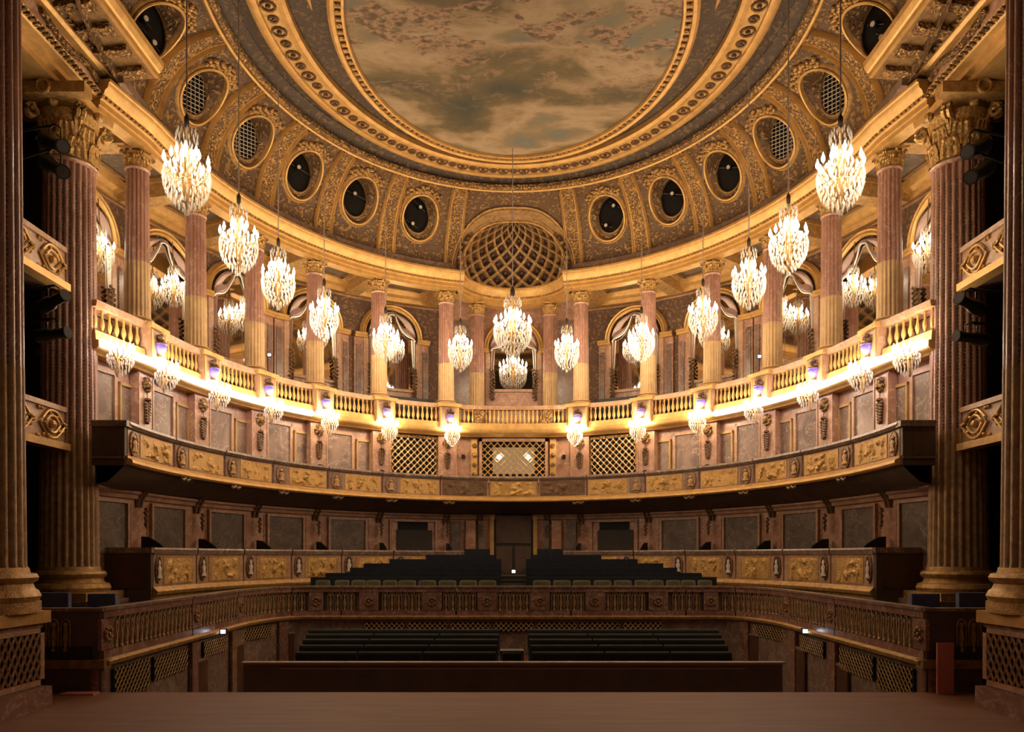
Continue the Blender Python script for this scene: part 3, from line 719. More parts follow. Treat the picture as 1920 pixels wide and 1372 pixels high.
for i, ph in enumerate(MID):
    for s_ in (-1, 1):
        hh = (5.56, 5.46, 5.3, 5.2, 5.2)[i]; dd = dist_deg(CC, ph, .85)
        t = thing('gallery_bench', 'black backed bench behind the gallery balustrade, %s bay from the centre, %s side' % (ORD[i], side(s_)), 'bench', (0, 0, 0), 0, 'benches behind the gallery balustrade')
        MB().sweep(CC.path(s_*ph-dd, s_*ph+dd, 8), [(-.42, H(4.75)), (-.36, H(4.75)), (-.36, H(hh)), (-.42, H(hh))]).build('backrest', 'black', t)
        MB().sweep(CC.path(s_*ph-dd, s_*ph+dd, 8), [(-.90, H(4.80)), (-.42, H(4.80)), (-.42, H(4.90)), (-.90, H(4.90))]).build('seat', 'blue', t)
        for q in (-.8, .8):
            x, y, rz = CC.place(s_*ph+dd*q, -.62); MB().box((0, 0, 0), (.06, .4, .36)).build('leg', 'black', t, smooth=False, loc=(x, y, H(4.63)), rz=rz)

# ================================================================ WALLS UNDER THE BALCONY: pilasters, panels
def bx(mb, x0, x1, z0, z1, y0=-.06, y1=.02): return mb.bb(x0, x1, y0, y1, z0, z1)
pil = None
for i, ph in enumerate(PHI):
    for s_ in (-1, 1):
        x, y, rz = CC.place(s_*ph, 0)
        lab = 'rose marble pilaster with bronze pendant below the %s gallery column, %s side' % (ORD[i], side(s_))
        if pil is None:
            pil = thing('pilaster', lab, 'pilaster', (x, y, 0), rz, 'pilasters behind the upper boxes')
            MB().bb(-.33, .33, -.20, .0, H(1.9), H(4.2)).build('pilaster_shaft', 'rose', pil, smooth=False)
            fr = MB(); fr.bb(-.33, -.29, -.22, -.19, H(1.9), H(4.15)); fr.bb(.29, .33, -.22, -.19, H(1.9), H(4.15)); fr.build('pilaster_edge', 'band', pil, smooth=False)
            mb = MB(); mb.ball((0, -.24, 3.95+E), .10, 10, 1.2)
            for q in range(10): mb.ball((.13*sin(q*2.4), -.23, 3.95+E+.14*cos(q*2.4)), .05, 6)
            mb.build('mask', 'gold_leaf', pil)
            mb = MB(); mb.tube([(0, -.23, H(3.8)), (0, -.24, H(3.15))], .012, 5)
            for q in range(22):
                z = 3.55-.5*q/22; mb.ball((.10*(1-.6*q/22)*sin(q*2.1), -.24, H(z)), .045, 6)
            mb.ball((0, -.24, H(3.60)), .085, 8, .6)
            mb.build('pendant_trophy', 'bronze', pil)
        else: dup(pil, (x, y, 0), rz, lab)
def lattice_mb(x0, x1, z0, z1, pt, r, y=-.05):
    mb = MB(); H_ = z1-z0; W_ = x1-x0
    n = int((W_+H_)/pt)+2
    for k in range(n):
        c_ = k*pt
        # rising: x - x0 = c - (z - z0)
        a = (min(c_, W_), max(0, c_-W_)); b_ = (max(0, c_-H_), min(c_, H_))
        if c_ < W_+H_:
            mb.tube([(x0+a[0], y, z0+a[1]), (x0+b_[0], y, z0+b_[1])], r, 4); mb.tube([(x1-a[0], y, z0+a[1]), (x1-b_[0], y, z0+b_[1])], r, 4)
    return mb
bay = None
for i, ph in enumerate(MID[1:]+[92.5], 1):
    for s_ in (-1, 1):
        x, y, rz = CC.place(s_*ph, 0)
        t = thing('wall_panelling', 'framed grey marble panels behind the upper boxes, bay %s from the centre, %s side' % (ORD[i], side(s_)), 'panelling', (x, y, 0), rz, 'panelled bays of the upper boxes', 'thing')
        g = s_*1                     # narrow door lies towards the centre of the house
        def X(a, b_): return (a*g, b_*g) if g > 0 else (b_*g, a*g)
        a, b_ = X(-.15, .92); mb = MB(); bx(mb, a, b_, H(1.9), H(3.95), -.05, .0); mb.build('large_panel', 'grey', t, smooth=False)
        mb = MB(); c_ = (a-.09, b_+.09)
        bx(mb, c_[0], a, H(1.9), H(4.04), -.09, 0); bx(mb, b_, c_[1], H(1.9), H(4.04), -.09, 0); bx(mb, c_[0], c_[1], H(3.95), H(4.05), -.09, 0); mb.build('large_panel_frame', 'band', t, smooth=False)
        a, b_ = X(-.85, -.40); mb = MB(); bx(mb, a, b_, H(1.9), H(3.80), -.04, .0); mb.build('narrow_door', 'grey', t, smooth=False)
        mb = MB(); bx(mb, a-.05, a, H(1.9), H(3.86), -.07, 0); bx(mb, b_, b_+.05, H(1.9), H(3.86), -.07, 0); bx(mb, a-.05, b_+.05, H(3.80), H(3.87), -.07, 0); mb.build('narrow_door_frame', 'ochre', t, smooth=False)
for s_ in (-1, 1):
    x, y, rz = CC.place(s_*23.7, .05)
    t = thing('lattice_screen', 'gilded lattice box screen under the gallery, %s side' % side(s_), 'screen', (x, y, 0), rz, 'gilded lattice box screens')
    MB().bb(-.86, .86, -.03, 0, H(2.70), H(4.12)).build('screen_ground', 'void', t, smooth=False)
    lattice_mb(-.80, .80, H(2.76), H(4.06), .23, .022, -.08).build('lattice', 'gold', t)
    mb = MB()
    for q in range(15):
        for r_ in range(12):
            if (q+r_) % 2 == 0: mb.ball((-.80+.115*q, -.09, H(2.76)+.115*r_), .036, 6)
    mb.build('lattice_studs', 'fringe', t)
    mb = MB(); bx(mb, -.93, .93, H(4.06), H(4.17), -.12, 0); bx(mb, -.93, .93, H(2.62), H(2.76), -.12, 0); bx(mb, -.93, -.80, H(2.62), H(4.17), -.12, 0); bx(mb, .80, .93, H(2.62), H(4.17), -.12, 0); mb.build('screen_frame', 'gold_leaf', t, smooth=False)
t = thing('lattice_screen', 'wide gilded lattice screen with added reflection glow at the centre under the gallery', 'screen', (0, 27.80, 0), 0)
MB().bb(-1.16, 1.16, -.03, 0, H(2.70), H(4.10)).build('screen_ground', 'void', t, smooth=False)
MB().bb(-.74, .74, -.06, -.03, H(2.92), H(3.86)).build('glow_panel', 'reflection_glow', t, smooth=False)  # glowing panel added in place of a mirror's bright reflection
for q in (-1, 1): MB().ball((q*.52, -.07, H(3.52)), .085, 8).build('window_lamp', 'bulb', t)  # bulbs added as the bright points of that reflection
lattice_mb(-1.12, 1.12, H(2.72), H(4.08), .23, .018, -.10).build('lattice', 'gold', t)
mb = MB(); bx(mb, -1.22, 1.22, H(4.06), H(4.17), -.15, 0); bx(mb, -1.22, 1.22, H(2.60), H(2.74), -.15, 0); bx(mb, -1.22, -1.12, H(2.6), H(4.17), -.15, 0); bx(mb, 1.12, 1.22, H(2.6), H(4.17), -.15, 0); mb.build('screen_frame', 'band', t, smooth=False)
for s_ in (-1, 1):
    t = thing('gilded_strip', 'narrow gilded carved pilaster strip %s of the central lattice screen' % side(s_), 'pilaster', (s_*1.40, 27.8, 0))
    MB().bb(-.11, .11, -.12, 0, H(2.6), H(4.17)).build('strip_body', 'gold', t, smooth=False)
    mb = MB()
    for q in range(4): mb.ball((0, -.13, H(2.9)+.34*q), .09, 8)
    mb.build('strip_ornament', 'gold_leaf', t)
    t = tag(MB().bb(-.06, .06, -.25, 0, H(3.45), H(3.57)).build('wall_speaker', 'black', smooth=False, loc=(s_*1.78, 27.70, 0)), 'small black square device on pink wall %s of the centre screen' % side(s_), 'speaker')

# ================================================================ TIER PARAPETS
P2 = El(7.88, 10.0, 16.8); P1 = El(7.87, 9.97, 17.3)
def ring_sector(el_, d0, d1, prof, n=8): return MB().sweep(el_.path(d0, d1, n), prof)
def relief_grid(el_, d0, d1, z0, z1, o_, seed, amp=.05, nu=44, nv=16):
    def fn(u, v):
        d = d0+(d1-d0)*u; z = z0+(z1-z0)*v
        p = Vector((u*7+seed*3.7, v*2.6, seed))
        h_ = noise.fractal(p, .9, 2.2, 4)+.35*sin(u*pi*5+3*noise.noise(p*1.3)); h_ = max(0, h_)*min(1, 6*u, 6*(1-u), 5*v+.3, 5*(1-v))
        x, y, nx, ny = el_.p(d, o_+min(1.3, h_)*amp); return (x, y, z)
    return MB().grid(fn, nu, nv)
def medallion(t, el_, d, z, o_, w_, h_, mat_ring, mat_in, fig=None):
    x, y, rz = el_.place(d, o_)
    N = 20; mb = MB(); mb.tube([(w_*cos(2*pi*q/N), -.01, z+h_*sin(2*pi*q/N)) for q in range(N)], .018, 5, True); mb.build('medallion_ring', mat_ring, t, loc=(x, y, 0), rz=rz)
    mb = MB(); mb.add([(w_*cos(2*pi*q/N), -.015, z+h_*sin(2*pi*q/N)) for q in range(N)], [tuple(range(N))]); md = mb.build('medallion', mat_in, t, smooth=False, loc=(x, y, 0), rz=rz)
    mb = MB(); mb.lathe([(.001, -h_*.75), (w_*.72, -h_*.66), (w_*.40, -h_*.3), (w_*.62, .02), (w_*.26, h_*.3), (w_*.46, h_*.5), (.001, h_*.75)], 8, (0, 0, z)); mb.v = [(a, b_*.35-.03, c_) for a, b_, c_ in mb.v]
    f = mb.build('figure', fig or mat_ring, md); 
# second tier
J2 = [6.2, 18.3, 32.7, 46, 59.3, 71, 83.5, 96]
Z0, Z1 = H(1.85), H(2.73)
def parapet2(a, b_, lab, s_, kind, group='relief parapets of the upper boxes'):
    t = thing('box_parapet', lab, 'parapet', (0,0,0), 0, group)
    g = .16
    ring_sector(P2, a+g, b_-g, [(-.16, Z1-.13), (.05, Z1-.13), (.08, Z1-.06), (.06, Z1), (-.18, Z1)]).build('coping', 'capstone', t)
    ring_sector(P2, a+g, b_-g, [(-.14, Z0+.17), (0, Z0+.17), (0, Z1-.13), (-.14, Z1-.13)]).build('body', 'band', t)
    ring_sector(P2, a, b_, [(-.14, Z0), (.10, Z0), (.13, Z0+.04), (.12, Z0+.10), (.03, Z0+.14), (.03, Z0+.19), (-.14, Z0+.19)]).build('gilded_moulding', 'gold', t)
    w_ = dist_deg(P2, (a+b_)/2, .30)
    if kind == 'gold': r0, r1 = a+.5, b_-.5
    elif s_ < 0: r0, r1 = a+2*w_+.3, b_-.5      # medallion at the stage end
    else: r0, r1 = a+.5, b_-2*w_-.3
    md = (a+w_) if s_ < 0 else (b_-w_)
    if kind == 'dark': relief_grid(P2, a+.5, b_-.5, Z0+.22, Z1-.17, .015, random.random()*50).build('relief_panel', 'bronze', t)
    else:
        ring_sector(P2, r0, r1, [(0, Z0+.22), (.012, Z0+.22), (.012, Z1-.17), (0, Z1-.17)]).build('panel_ground', 'gold', t)
        relief_grid(P2, r0+.3, r1-.3, Z0+.24, Z1-.19, .012, random.random()*50, .07).build('relief_panel', 'gold_fig', t)
        if kind == 'med':
            ring_sector(P2, md-w_*.85, md+w_*.85, [(0, Z0+.22), (.012, Z0+.22), (.012, Z1-.17), (0, Z1-.17)], 3).build('medallion_ground', 'rose_dark', t)
            medallion(t, P2, md, (Z0+Z1)/2+.02, .02, .17, .24, 'gold_old', 'rose_dark')
parapet2(-6.2, 6.2, 'gilded relief parapet at the exact centre of the upper boxes', 1, 'gold', None)
for s_ in (-1, 1):
    for i in range(7):
        a, b_ = J2[i], J2[i+1]
        if s_ < 0: a, b_ = -b_, -a
        kind = 'dark' if i == 0 else 'gold' if i == 1 and False else 'med'
        parapet2(a, b_, '%s relief parapet of the upper boxes, %s from the centre panel, %s side' % ('dark bronze' if i == 0 else 'gilded', ORD[i], side(s_)), s_, kind)
    # return panel facing the stage
    x, y, nx, ny = P2.p(s_*96, 0)
    t = thing('parapet_return', 'plain dark end panel of the upper boxes beside the %s giant column' % side(s_), 'panel', (0, 0, 0))
    xo = s_*8.50
    MB().bb(x+s_*.0, xo, y-.07, y+.07, Z0-.02, Z1-.12).build('end_panel', 'dark_panel', t, smooth=False)
    MB().bb(x-s_*.06, xo, y-.11, y+.09, Z1-.12, Z1).build('end_coping', 'capstone', t, smooth=False)
    MB().bb(x+s_*.2, xo-s_*.3, y-.085, y-.06, Z0+.2, Z1-.22).build('sunk_panel', 'dark_panel', t, smooth=False)
    MB().bb(x+s_*.0, xo, y-.09, y+.05, Z0+.12, Z0+.15).build('end_fillet', 'capstone', t, smooth=False)
# floor slab and coved soffit of the second tier
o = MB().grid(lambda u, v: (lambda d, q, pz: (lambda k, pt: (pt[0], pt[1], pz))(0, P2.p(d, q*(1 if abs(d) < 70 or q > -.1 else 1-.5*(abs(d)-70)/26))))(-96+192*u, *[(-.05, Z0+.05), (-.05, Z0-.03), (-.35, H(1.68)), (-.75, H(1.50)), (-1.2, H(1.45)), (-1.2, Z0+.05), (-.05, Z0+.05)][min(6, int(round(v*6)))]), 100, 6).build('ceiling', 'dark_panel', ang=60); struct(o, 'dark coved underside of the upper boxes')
# consoles under the soffit
for i, ph in enumerate([8]+PHI):
    for s_ in (-1, 1):
        x, y, rz = CC.place(s_*ph, 0)
        t = thing('console_bracket', 'bronze scroll console on the lower wall, %s from the centre, %s side' % (ORD[i], side(s_)), 'bracket', (x, y, 0), rz, 'scroll consoles under the upper boxes')
        mb = MB()
        for k in (-.07, .07): mb.tube([(k, -.02-.55*f_**1.5, H(1.12)+.62*f_**.6) for f_ in [q/10 for q in range(11)]], [.05+.02*sin(q*.6) for q in range(11)], 6)
        mb.build('scroll', 'bronze', t)
        mb = MB(); mb.tube([(0, -.2, H(1.1)), (0, -.2, H(.62))], .012, 4)
        for q in range(10): mb.ball((.05*sin(q*2.1)*(1-q/14), -.2, H(1.08-.42*q/10)), .04, 6)
        mb.build('pendant', 'bronze', t)
for i, ph in enumerate(J2[1:7]):
    for s_ in (-1, 1):
        x, y, rz = P2.place(s_*(ph-2), 0)
        mb = MB(); mb.tube([(-.20+.40*q/8, -.08, Z0-.03-.05*abs(sin(q*.8))) for q in range(9)], .045, 6)
        tag(mb.build('bracket_tip', 'bronze', loc=(x, y, 0), rz=rz), 'carved bracket tip under the upper parapet, %s joint from the centre, %s side' % (ORD[i], side(s_)), 'bracket', 'bracket tips under the upper parapet')
# lower wall bays
lw = None
o = MB().sweep(CC.path(-97, -4.4, 80), [(0, H(1.28)), (.08, H(1.30)), (.10, H(1.38)), (.16, H(1.42)), (.16, H(1.47)), (0, H(1.47))]).build(trim_name(), 'band'); struct(o)
o = MB().sweep(CC.path(4.4, 97, 80), [(0, H(1.28)), (.08, H(1.30)), (.10, H(1.38)), (.16, H(1.42)), (.16, H(1.47)), (0, H(1.47))]).build(trim_name(), 'band'); struct(o)
for i, ph in enumerate(MID+[93]):
    for s_ in (-1, 1):
        x, y, rz = CC.place(s_*ph, 0)
        op = i == 0
        t = thing('marble_bay', ('dark box opening' if op else 'framed grey green marble panel')+' behind the lower boxes, bay %s from the centre, %s side' % (ORD[i], side(s_)), 'panel', (x, y, 0), rz, None if op else 'marble panels of the lower boxes', 'thing')
        w_ = .80 if op else .66
        mb = MB(); bx(mb, -w_, w_, H(.05), H(1.18), -.05 if not op else -.02, 0); mb.build('panel_field', 'green' if not op else 'void', t, smooth=False)
        mb = MB()
        for q in (-1, 1): mb.bb(q*w_, q*(w_+.07), -.10, 0, H(-.2), H(1.25))
        bx(mb, -w_, w_, H(1.18), H(1.25), -.10, 0); mb.build('panel_frame', 'band', t, smooth=False)
        if not op:
            for q in (-1, 1): MB().bb(q*(w_+.15), q*(w_+.18), -.04, 0, H(-.2), H(1.2)).build('groove', 'rose_dark', t, smooth=False)
        else: MB().bb(-.6, .7, -.06, -.03, H(.08), H(.9)).build('dim_panel', 'dark', t, smooth=False)
# pilaster strips and centre door
for s_ in (-1, 1):
    for k, (xx, ww, mt) in enumerate(((1.15, .10, 'green'), (1.52, .17, 'rose'), (2.02, .18, 'green'))):
        tag(MB().bb(-ww, ww, -.12, 0, H(-.7), H(1.25)).build('marble_strip', mt, smooth=False, loc=(s_*xx, CC.p(math.degrees(math.asin(xx/8.7)))[1]-.03, 0)), '%s marble strip %s of the central door, %s from it' % (('grey green', 'rose')[mt == 'rose'], side(s_), ORD[k]), 'pilaster')
t = thing('door_1', 'dark double door at the centre of the lower wall', 'door', (0, 27.85, 0), 0, None, 'structure')
MB().bb(-.70, .70, -.06, 0, H(-1.0), H(1.52)).build('door_panel', 'dark', t, smooth=False)
mb = MB(); mb.bb(-.62, -.05, -.09, -.06, H(-.9), H(.35)); mb.bb(.05, .62, -.09, -.06, H(-.9), H(.35)); mb.bb(-.62, .62, -.09, -.06, H(.45), H(1.45)); mb.build('sunk_panel', 'dark_panel', t, smooth=False)
mb = MB(); mb.bb(-.84, -.70, -.14, .05, H(-1.0), H(1.60)); mb.bb(.70, .84, -.14, .05, H(-1.0), H(1.60)); mb.bb(-.84, .84, -.14, .05, H(1.52), H(1.66)); mb.build('door_frame', 'ochre', t, smooth=False)
# first tier
J1 = [17, 30.5, 43.5, 56, 68, 80, 92]; Z0a, Z1a = H(-.90), H(.185)
for s_ in (-1, 1):
    for i in range(6):
        a, b_ = J1[i], J1[i+1]
        if i == 0: a = 6
        if s_ < 0: a, b_ = -b_, -a
        t = thing('box_parapet', 'ochre parapet with ivory medallion on the lower boxes, %s from the centre, %s side' % (ORD[i], side(s_)), 'parapet', (0,0,0), 0, 'parapets of the lower boxes')
        ring_sector(P1, a+.17, b_-.17, [(-.16, Z1a-.15), (.03, Z1a-.15), (.05, Z1a-.04), (.03, Z1a), (-.18, Z1a)]).build('coping', 'capstone', t)
        ring_sector(P1, a+.17, b_-.17, [(-.14, Z0a+.22), (0, Z0a+.22), (0, Z1a-.15), (-.14, Z1a-.15)]).build('body', 'band', t)
        ring_sector(P1, a, b_, [(-.14, Z0a-.5), (-.02, Z0a-.5), (-.02, Z0a), (.10, Z0a+.05), (.12, Z0a+.12), (.02, Z0a+.22), (-.14, Z0a+.22)]).build('ochre_moulding', 'gold_old', t)
        w_ = dist_deg(P1, (a+b_)/2, .22)
        md = (a+w_+.2) if s_ < 0 else (b_-w_-.2); r0, r1 = (a+2*w_+.6, b_-.9) if s_ < 0 else (a+.9, b_-2*w_-.6)
        ring_sector(P1, r0, r1, [(0, Z0a+.26), (.012, Z0a+.26), (.012, Z1a-.2), (0, Z1a-.2)]).build('panel_ground', 'gold_old', t)
        relief_grid(P1, r0+.8, r1-.6, Z0a+.28, Z1a-.24, .014, random.random()*50, .08).build('relief_figures', 'gold_fig', t)
        medallion(t, P1, md, (Z0a+Z1a)/2+.06, .02, .14, .29, 'rose_dark', 'niche_brown', 'white_relief')
    x, y, nx, ny = P1.p(s_*92, 0)
    t = thing('parapet_return', 'plain dark end panel of the lower boxes beside the %s giant column' % side(s_), 'panel')
    MB().bb(x, s_*9.25, y-.07, y+.07, Z0a-.25, Z1a-.12).build('end_panel', 'dark_panel', t, smooth=False)
    MB().bb(x-s_*.03, s_*9.25, y-.10, y+.09, Z1a-.12, Z1a).build('end_coping', 'capstone', t, smooth=False)
    MB().bb(x+s_*.15, x+s_*.75, y-.085, y-.06, Z0a+.2, Z1a-.22).build('sunk_panel', 'wood', t, smooth=False)
o = MB().sweep([P1.p(-90+180*i/80) for i in range(81)], [(-.1, H(-.78)), (-.72, H(-.78)), (-.72, H(-.95)), (-.1, H(-.95))]).build('floor', 'carpet'); struct(o)
# box partitions (dark sloping screens)
for tier, (el_, zf, zt, dz) in enumerate(((P1, H(-.78), H(.19), .26), (P2, H(1.9), H(2.73), .16))):
    for i, ph in enumerate(PHI):
        if i == 0 and tier == 1: continue
        for s_ in (-1, 1):
            if i == 6 and tier == 1: continue
            x, y, rz = CC.place(s_*ph, 0)
            if i == 6: x, y, rz = CC.place(s_*93, 0)
            L_ = .68 if i >= 2 else .60
            pts = [(-.10, zf), (-.10, zt+dz), (-.28, zt+dz*.95), (-L_*.8, zt+dz*.35), (-L_, zt-.03), (-L_, zf)]
            mb = MB(); n = len(pts); vs = [(-.03, a, b_) for a, b_ in pts]+[(.03, a, b_) for a, b_ in pts]
            mb.add(vs, [tuple(range(n)), tuple(range(2*n-1, n-1, -1))]+[(k, (k+1) % n, n+(k+1) % n, n+k) for k in range(n)])
            if s_ * s_: 
                tag(mb.build('box_partition', 'black', smooth=False, loc=(x, y, 0), rz=rz), 'black sloping partition in the %s boxes, %s from the centre, %s side' % (('lower', 'upper')[tier], ORD[i], side(s_)), 'partition', ('partitions of the lower boxes', 'partitions of the upper boxes')[tier])

# ================================================================ LOWER HORSESHOE PARAPET
ZL0, ZL1 = H(-1.80), H(-.835)
def hs_path(x0=6.62, y0=12.5, x1=6.78, y1=19.3, yb=21.75, n=8):
    pts = []; 
    for i in range(11): f_ = i/10; pts.append((x0+(x1-x0)*f_, y0+(y1-y0)*f_))
    for i in range(1, 9):
        a = pi/2*i/8; pts.append((x1-1.0+1.0*cos(a), y1+(yb-y1)*sin(a)))
    for i in range(1, 11): pts.append(((x1-1.0)*(1-i/10), yb))
    return pts
base = hs_path(); full = [(-x, y) for x, y in base]+[(x, y) for x, y in base[::-1][1:]]
# cumulative length
def resample(pts, step=.1):
    out_ = []; L = 0; acc = [0]
    for a, b_ in zip(pts, pts[1:]): acc.append(acc[-1]+sqrt((b_[0]-a[0])**2+(b_[1]-a[1])**2))
    return acc
acc = resample(full); TOT = acc[-1]
def at(s_):
    s_ = max(0, min(TOT, s_))
    for i in range(len(acc)-1):
        if acc[i+1] >= s_-1e-9:
            f_ = (s_-acc[i])/(acc[i+1]-acc[i]); a, b_ = full[i], full[i+1]
            # smooth tangent
            a0 = full[max(0, i-1)]; b1 = full[min(len(full)-1, i+2)]
            t1 = Vector((b_[0]-a0[0], b_[1]-a0[1])).normalized(); t2 = Vector((b1[0]-a[0], b1[1]-a[1])).normalized(); tt = t1.lerp(t2, f_).normalized()
            return (a[0]+(b_[0]-a[0])*f_, a[1]+(b_[1]-a[1])*f_, tt.y, -tt.x)
def hpath(s0, s1, n=10): return [at(s0+(s1-s0)*i/n) for i in range(n+1)]
HALF = TOT/2
# section boundaries from the stage end, along the curve
cuts = [0, 3.7, 6.6, 9.2, 10.6]
secs = []
for i in range(len(cuts)-1): secs.append((cuts[i], cuts[i+1], -1, i)); secs.append((TOT-cuts[i+1], TOT-cuts[i], 1, i))
mcuts = [10.6+ (TOT-21.2)*k/3 for k in range(4)]
for k in range(3): secs.append((mcuts[k], mcuts[k+1], 0, k))
lbal = MB(); lbal.lathe([(.035, 0), (.04, .03), (.02, .06), (.045, .2), (.02, .36), (.038, .4), (.03, .44)], 6)
for k in (-1, 1): lbal.tube([(k*.072, 0, 0), (k*.072, 0, .40), (k*.055, 0, .46), (0, 0, .50)], .014, 4)
lbal_me = lbal.mesh('baluster', 'baluster_gilt')
for s0, s1, s_, k in secs:
    lab = ('dark openwork parapet across the back of the stalls, %s section' % ('left', 'middle', 'right')[k]) if s_ == 0 else 'openwork stalls parapet, %s section from the stage, %s side' % (ORD[k], side(s_))
    t = thing('stalls_parapet', lab, 'parapet', (0,0,0), 0, 'stalls parapet sections')
    n = 12; g = .022
    MB().sweep(hpath(s0+g, s1-g, n), [(-.14, ZL1-.05), (.06, ZL1-.05), (.06, ZL1), (-.16, ZL1)]).build('coping', 'capstone', t)
    MB().sweep(hpath(s0+g, s1-g, n), [(-.14, ZL1-.17), (.03, ZL1-.17), (.03, ZL1-.05), (-.14, ZL1-.05)]).build('upper_band', 'rose_dark', t)
    MB().sweep(hpath(s0+g, s1-g, n), [(-.14, ZL0+.14), (.03, ZL0+.14), (.03, ZL0+.27), (-.14, ZL0+.27)]).build('lower_band', 'rose_dark', t)
    MB().sweep(hpath(s0+g, s1-g, n), [(-.14, ZL0+.27), (-.05, ZL0+.27), (-.05, ZL1-.17), (-.14, ZL1-.17)]).build('backing', 'dark_panel', t)
    MB().sweep(hpath(s0, s1, n), [(-.14, ZL0), (.04, ZL0), (.12, ZL0+.05), (.14, ZL0+.11), (.04, ZL0+.14), (-.14, ZL0+.14)]).build('gilded_moulding', 'gold_old', t)
    L_ = s1-s0; nb = int(L_/.185); blocks = []
    if s_ == 0: blocks = [[.24, .79], [.27, .73], [.21, .76]][k]
    elif k == 3: blocks = [.5]
    else: blocks = [.93 if s_ > 0 else .07] if k else [.96 if s_ > 0 else .04]
    bw = .27 if s_ == 0 else .2
    for q in range(nb):
        ss = s0+L_*(q+.5)/nb
        if any(abs(ss-(s0+L_*f_)) < bw+.08 for f_ in blocks): continue
        x, y, nx, ny = at(ss); o = bpy.data.objects.new('baluster', lbal_me); COL.objects.link(o); o.parent = t
        o.location = (x+nx*.0, y+ny*.0, ZL0+.27); o.rotation_euler = (0, 0, atan2(nx, -ny)); o.scale = (1, 1, 1.05)
    for f_ in blocks:
        x, y, nx, ny = at(s0+L_*f_)
        r_ = MB().box((0, 0, 0), (bw*2, .06, .50)).build('relief_block', 'rose_dark', t, smooth=False, loc=(x, y, (ZL0+.27+ZL1-.17)/2), rz=atan2(nx, -ny))
        mb = MB(); 
        for q in range(9): mb.ball((.10*cos(q*.7)*(q > 0), -.045, .10*sin(q*.7)*(q > 0)), .04, 6)
        mb.build('rosette', 'gold_dark', r_)
# end returns facing the stage
for s_ in (-1, 1):
    t = thing('stalls_parapet_return', 'dark end face of the stalls parapet next to the %s pedestal' % side(s_), 'parapet', (0, 0, 0))
    x0, x1, y = s_*6.62, s_*9.2, 12.5
    MB().bb(x0, x1, y-.02, y+.12, ZL0+.14, ZL1-.05).build('end_body', 'dark_panel', t, smooth=False)
    MB().bb(x0-s_*.05, x1, y-.06, y+.15, ZL1-.05, ZL1).build('end_coping', 'capstone', t, smooth=False)
    MB().bb(x0-s_*.1, x1, y-.1, y+.12, ZL0, ZL0+.14).build('end_moulding', 'gold_dark', t, smooth=False)
    MB().bb(x0, x1, y, y+.10, H(-3.45), ZL0).build('end_base', 'dark_panel', t, smooth=False)
    MB().lathe([(.12, H(-3.45)), (.12, ZL1-.05)], 12, (x0+s_*.10, y+.10, 0)).build('corner_post', 'rose_dark', t)
    for k in range(5):
        o = bpy.data.objects.new('baluster', lbal_me); COL.objects.link(o); o.parent = t; o.location = (s_*(6.62+.55+.19*k), y-.035, ZL0+.27); o.scale = (1, 1, 1.05)
# wall under the horseshoe, with lattice openings
o = MB().sweep(hpath(.05, TOT-.05, 120), [(-.02, H(-3.45)), (-.02, ZL0), (-.14, ZL0), (-.14, H(-3.45))]).build('wall_stalls', 'capstone', ang=60); struct(o, 'low marble wall round the stalls')
def stalls_lattice(s0, s1, z0, z1, lab, s_):
    x0, y0, nx, ny = at((s0+s1)/2); L_ = s1-s0
    t = thing('lattice_vent', lab, 'lattice', (x0, y0, 0), atan2(nx, -ny), 'lattice openings of the stalls wall')
    MB().bb(-L_/2, L_/2, -.03, .0, z0, z1).build('dark_opening', 'void', t, smooth=False)
    lattice_mb(-L_/2, L_/2, z0, z1, .14, .013, -.05).build('lattice', 'ochre', t)
for s_ in (-1, 1):
    for k, (a, b_, z0) in enumerate(((.35, 1.65, -2.40), (1.85, 3.4, -2.30), (4.3, 5.7, -2.20), (7.0, 8.7, -2.15))):
        if s_ < 0: q = (a, b_)
        else: q = (TOT-b_, TOT-a)
        stalls_lattice(q[0], q[1], H(z0), ZL0-.06, 'gilt lattice opening in the stalls wall, %s from the stage, %s side' % (ORD[k], side(s_)), s_)
for k in range(7):
    c_ = 11.2+(TOT-22.4)*(k+.5)/7
    stalls_lattice(c_-.55, c_+.55, H(-2.1), ZL0-.06, 'dark lattice opening at the back of the stalls, %s of seven from the left' % ORD[k], 0)
for s_ in (-1, 1):
    for k, (ss, zt) in enumerate(((3.75, -2.0), (6.2, -1.95), (8.9, -1.9))):
        x, y, nx, ny = at(ss if s_ < 0 else TOT-ss)
        t = thing('wall_pier', 'rose marble pier in the stalls wall, %s from the stage, %s side' % (ORD[k], side(s_)), 'pier', (x, y, 0), atan2(nx, -ny), 'piers of the stalls wall')
        MB().bb(-.16, .16, -.07, 0, H(-3.45), ZL0).build('pier_body', 'rose_dark', t, smooth=False)
        MB().bb(.20, .75, -.05, 0, H(-3.45), H(zt-.25)).build('pier_door', 'wood', t, smooth=False)
        MB().bb(.18, .77, -.06, 0, H(zt-.25), H(zt-.20)).build('pier_door_lintel', 'wood_line', t, smooth=False)

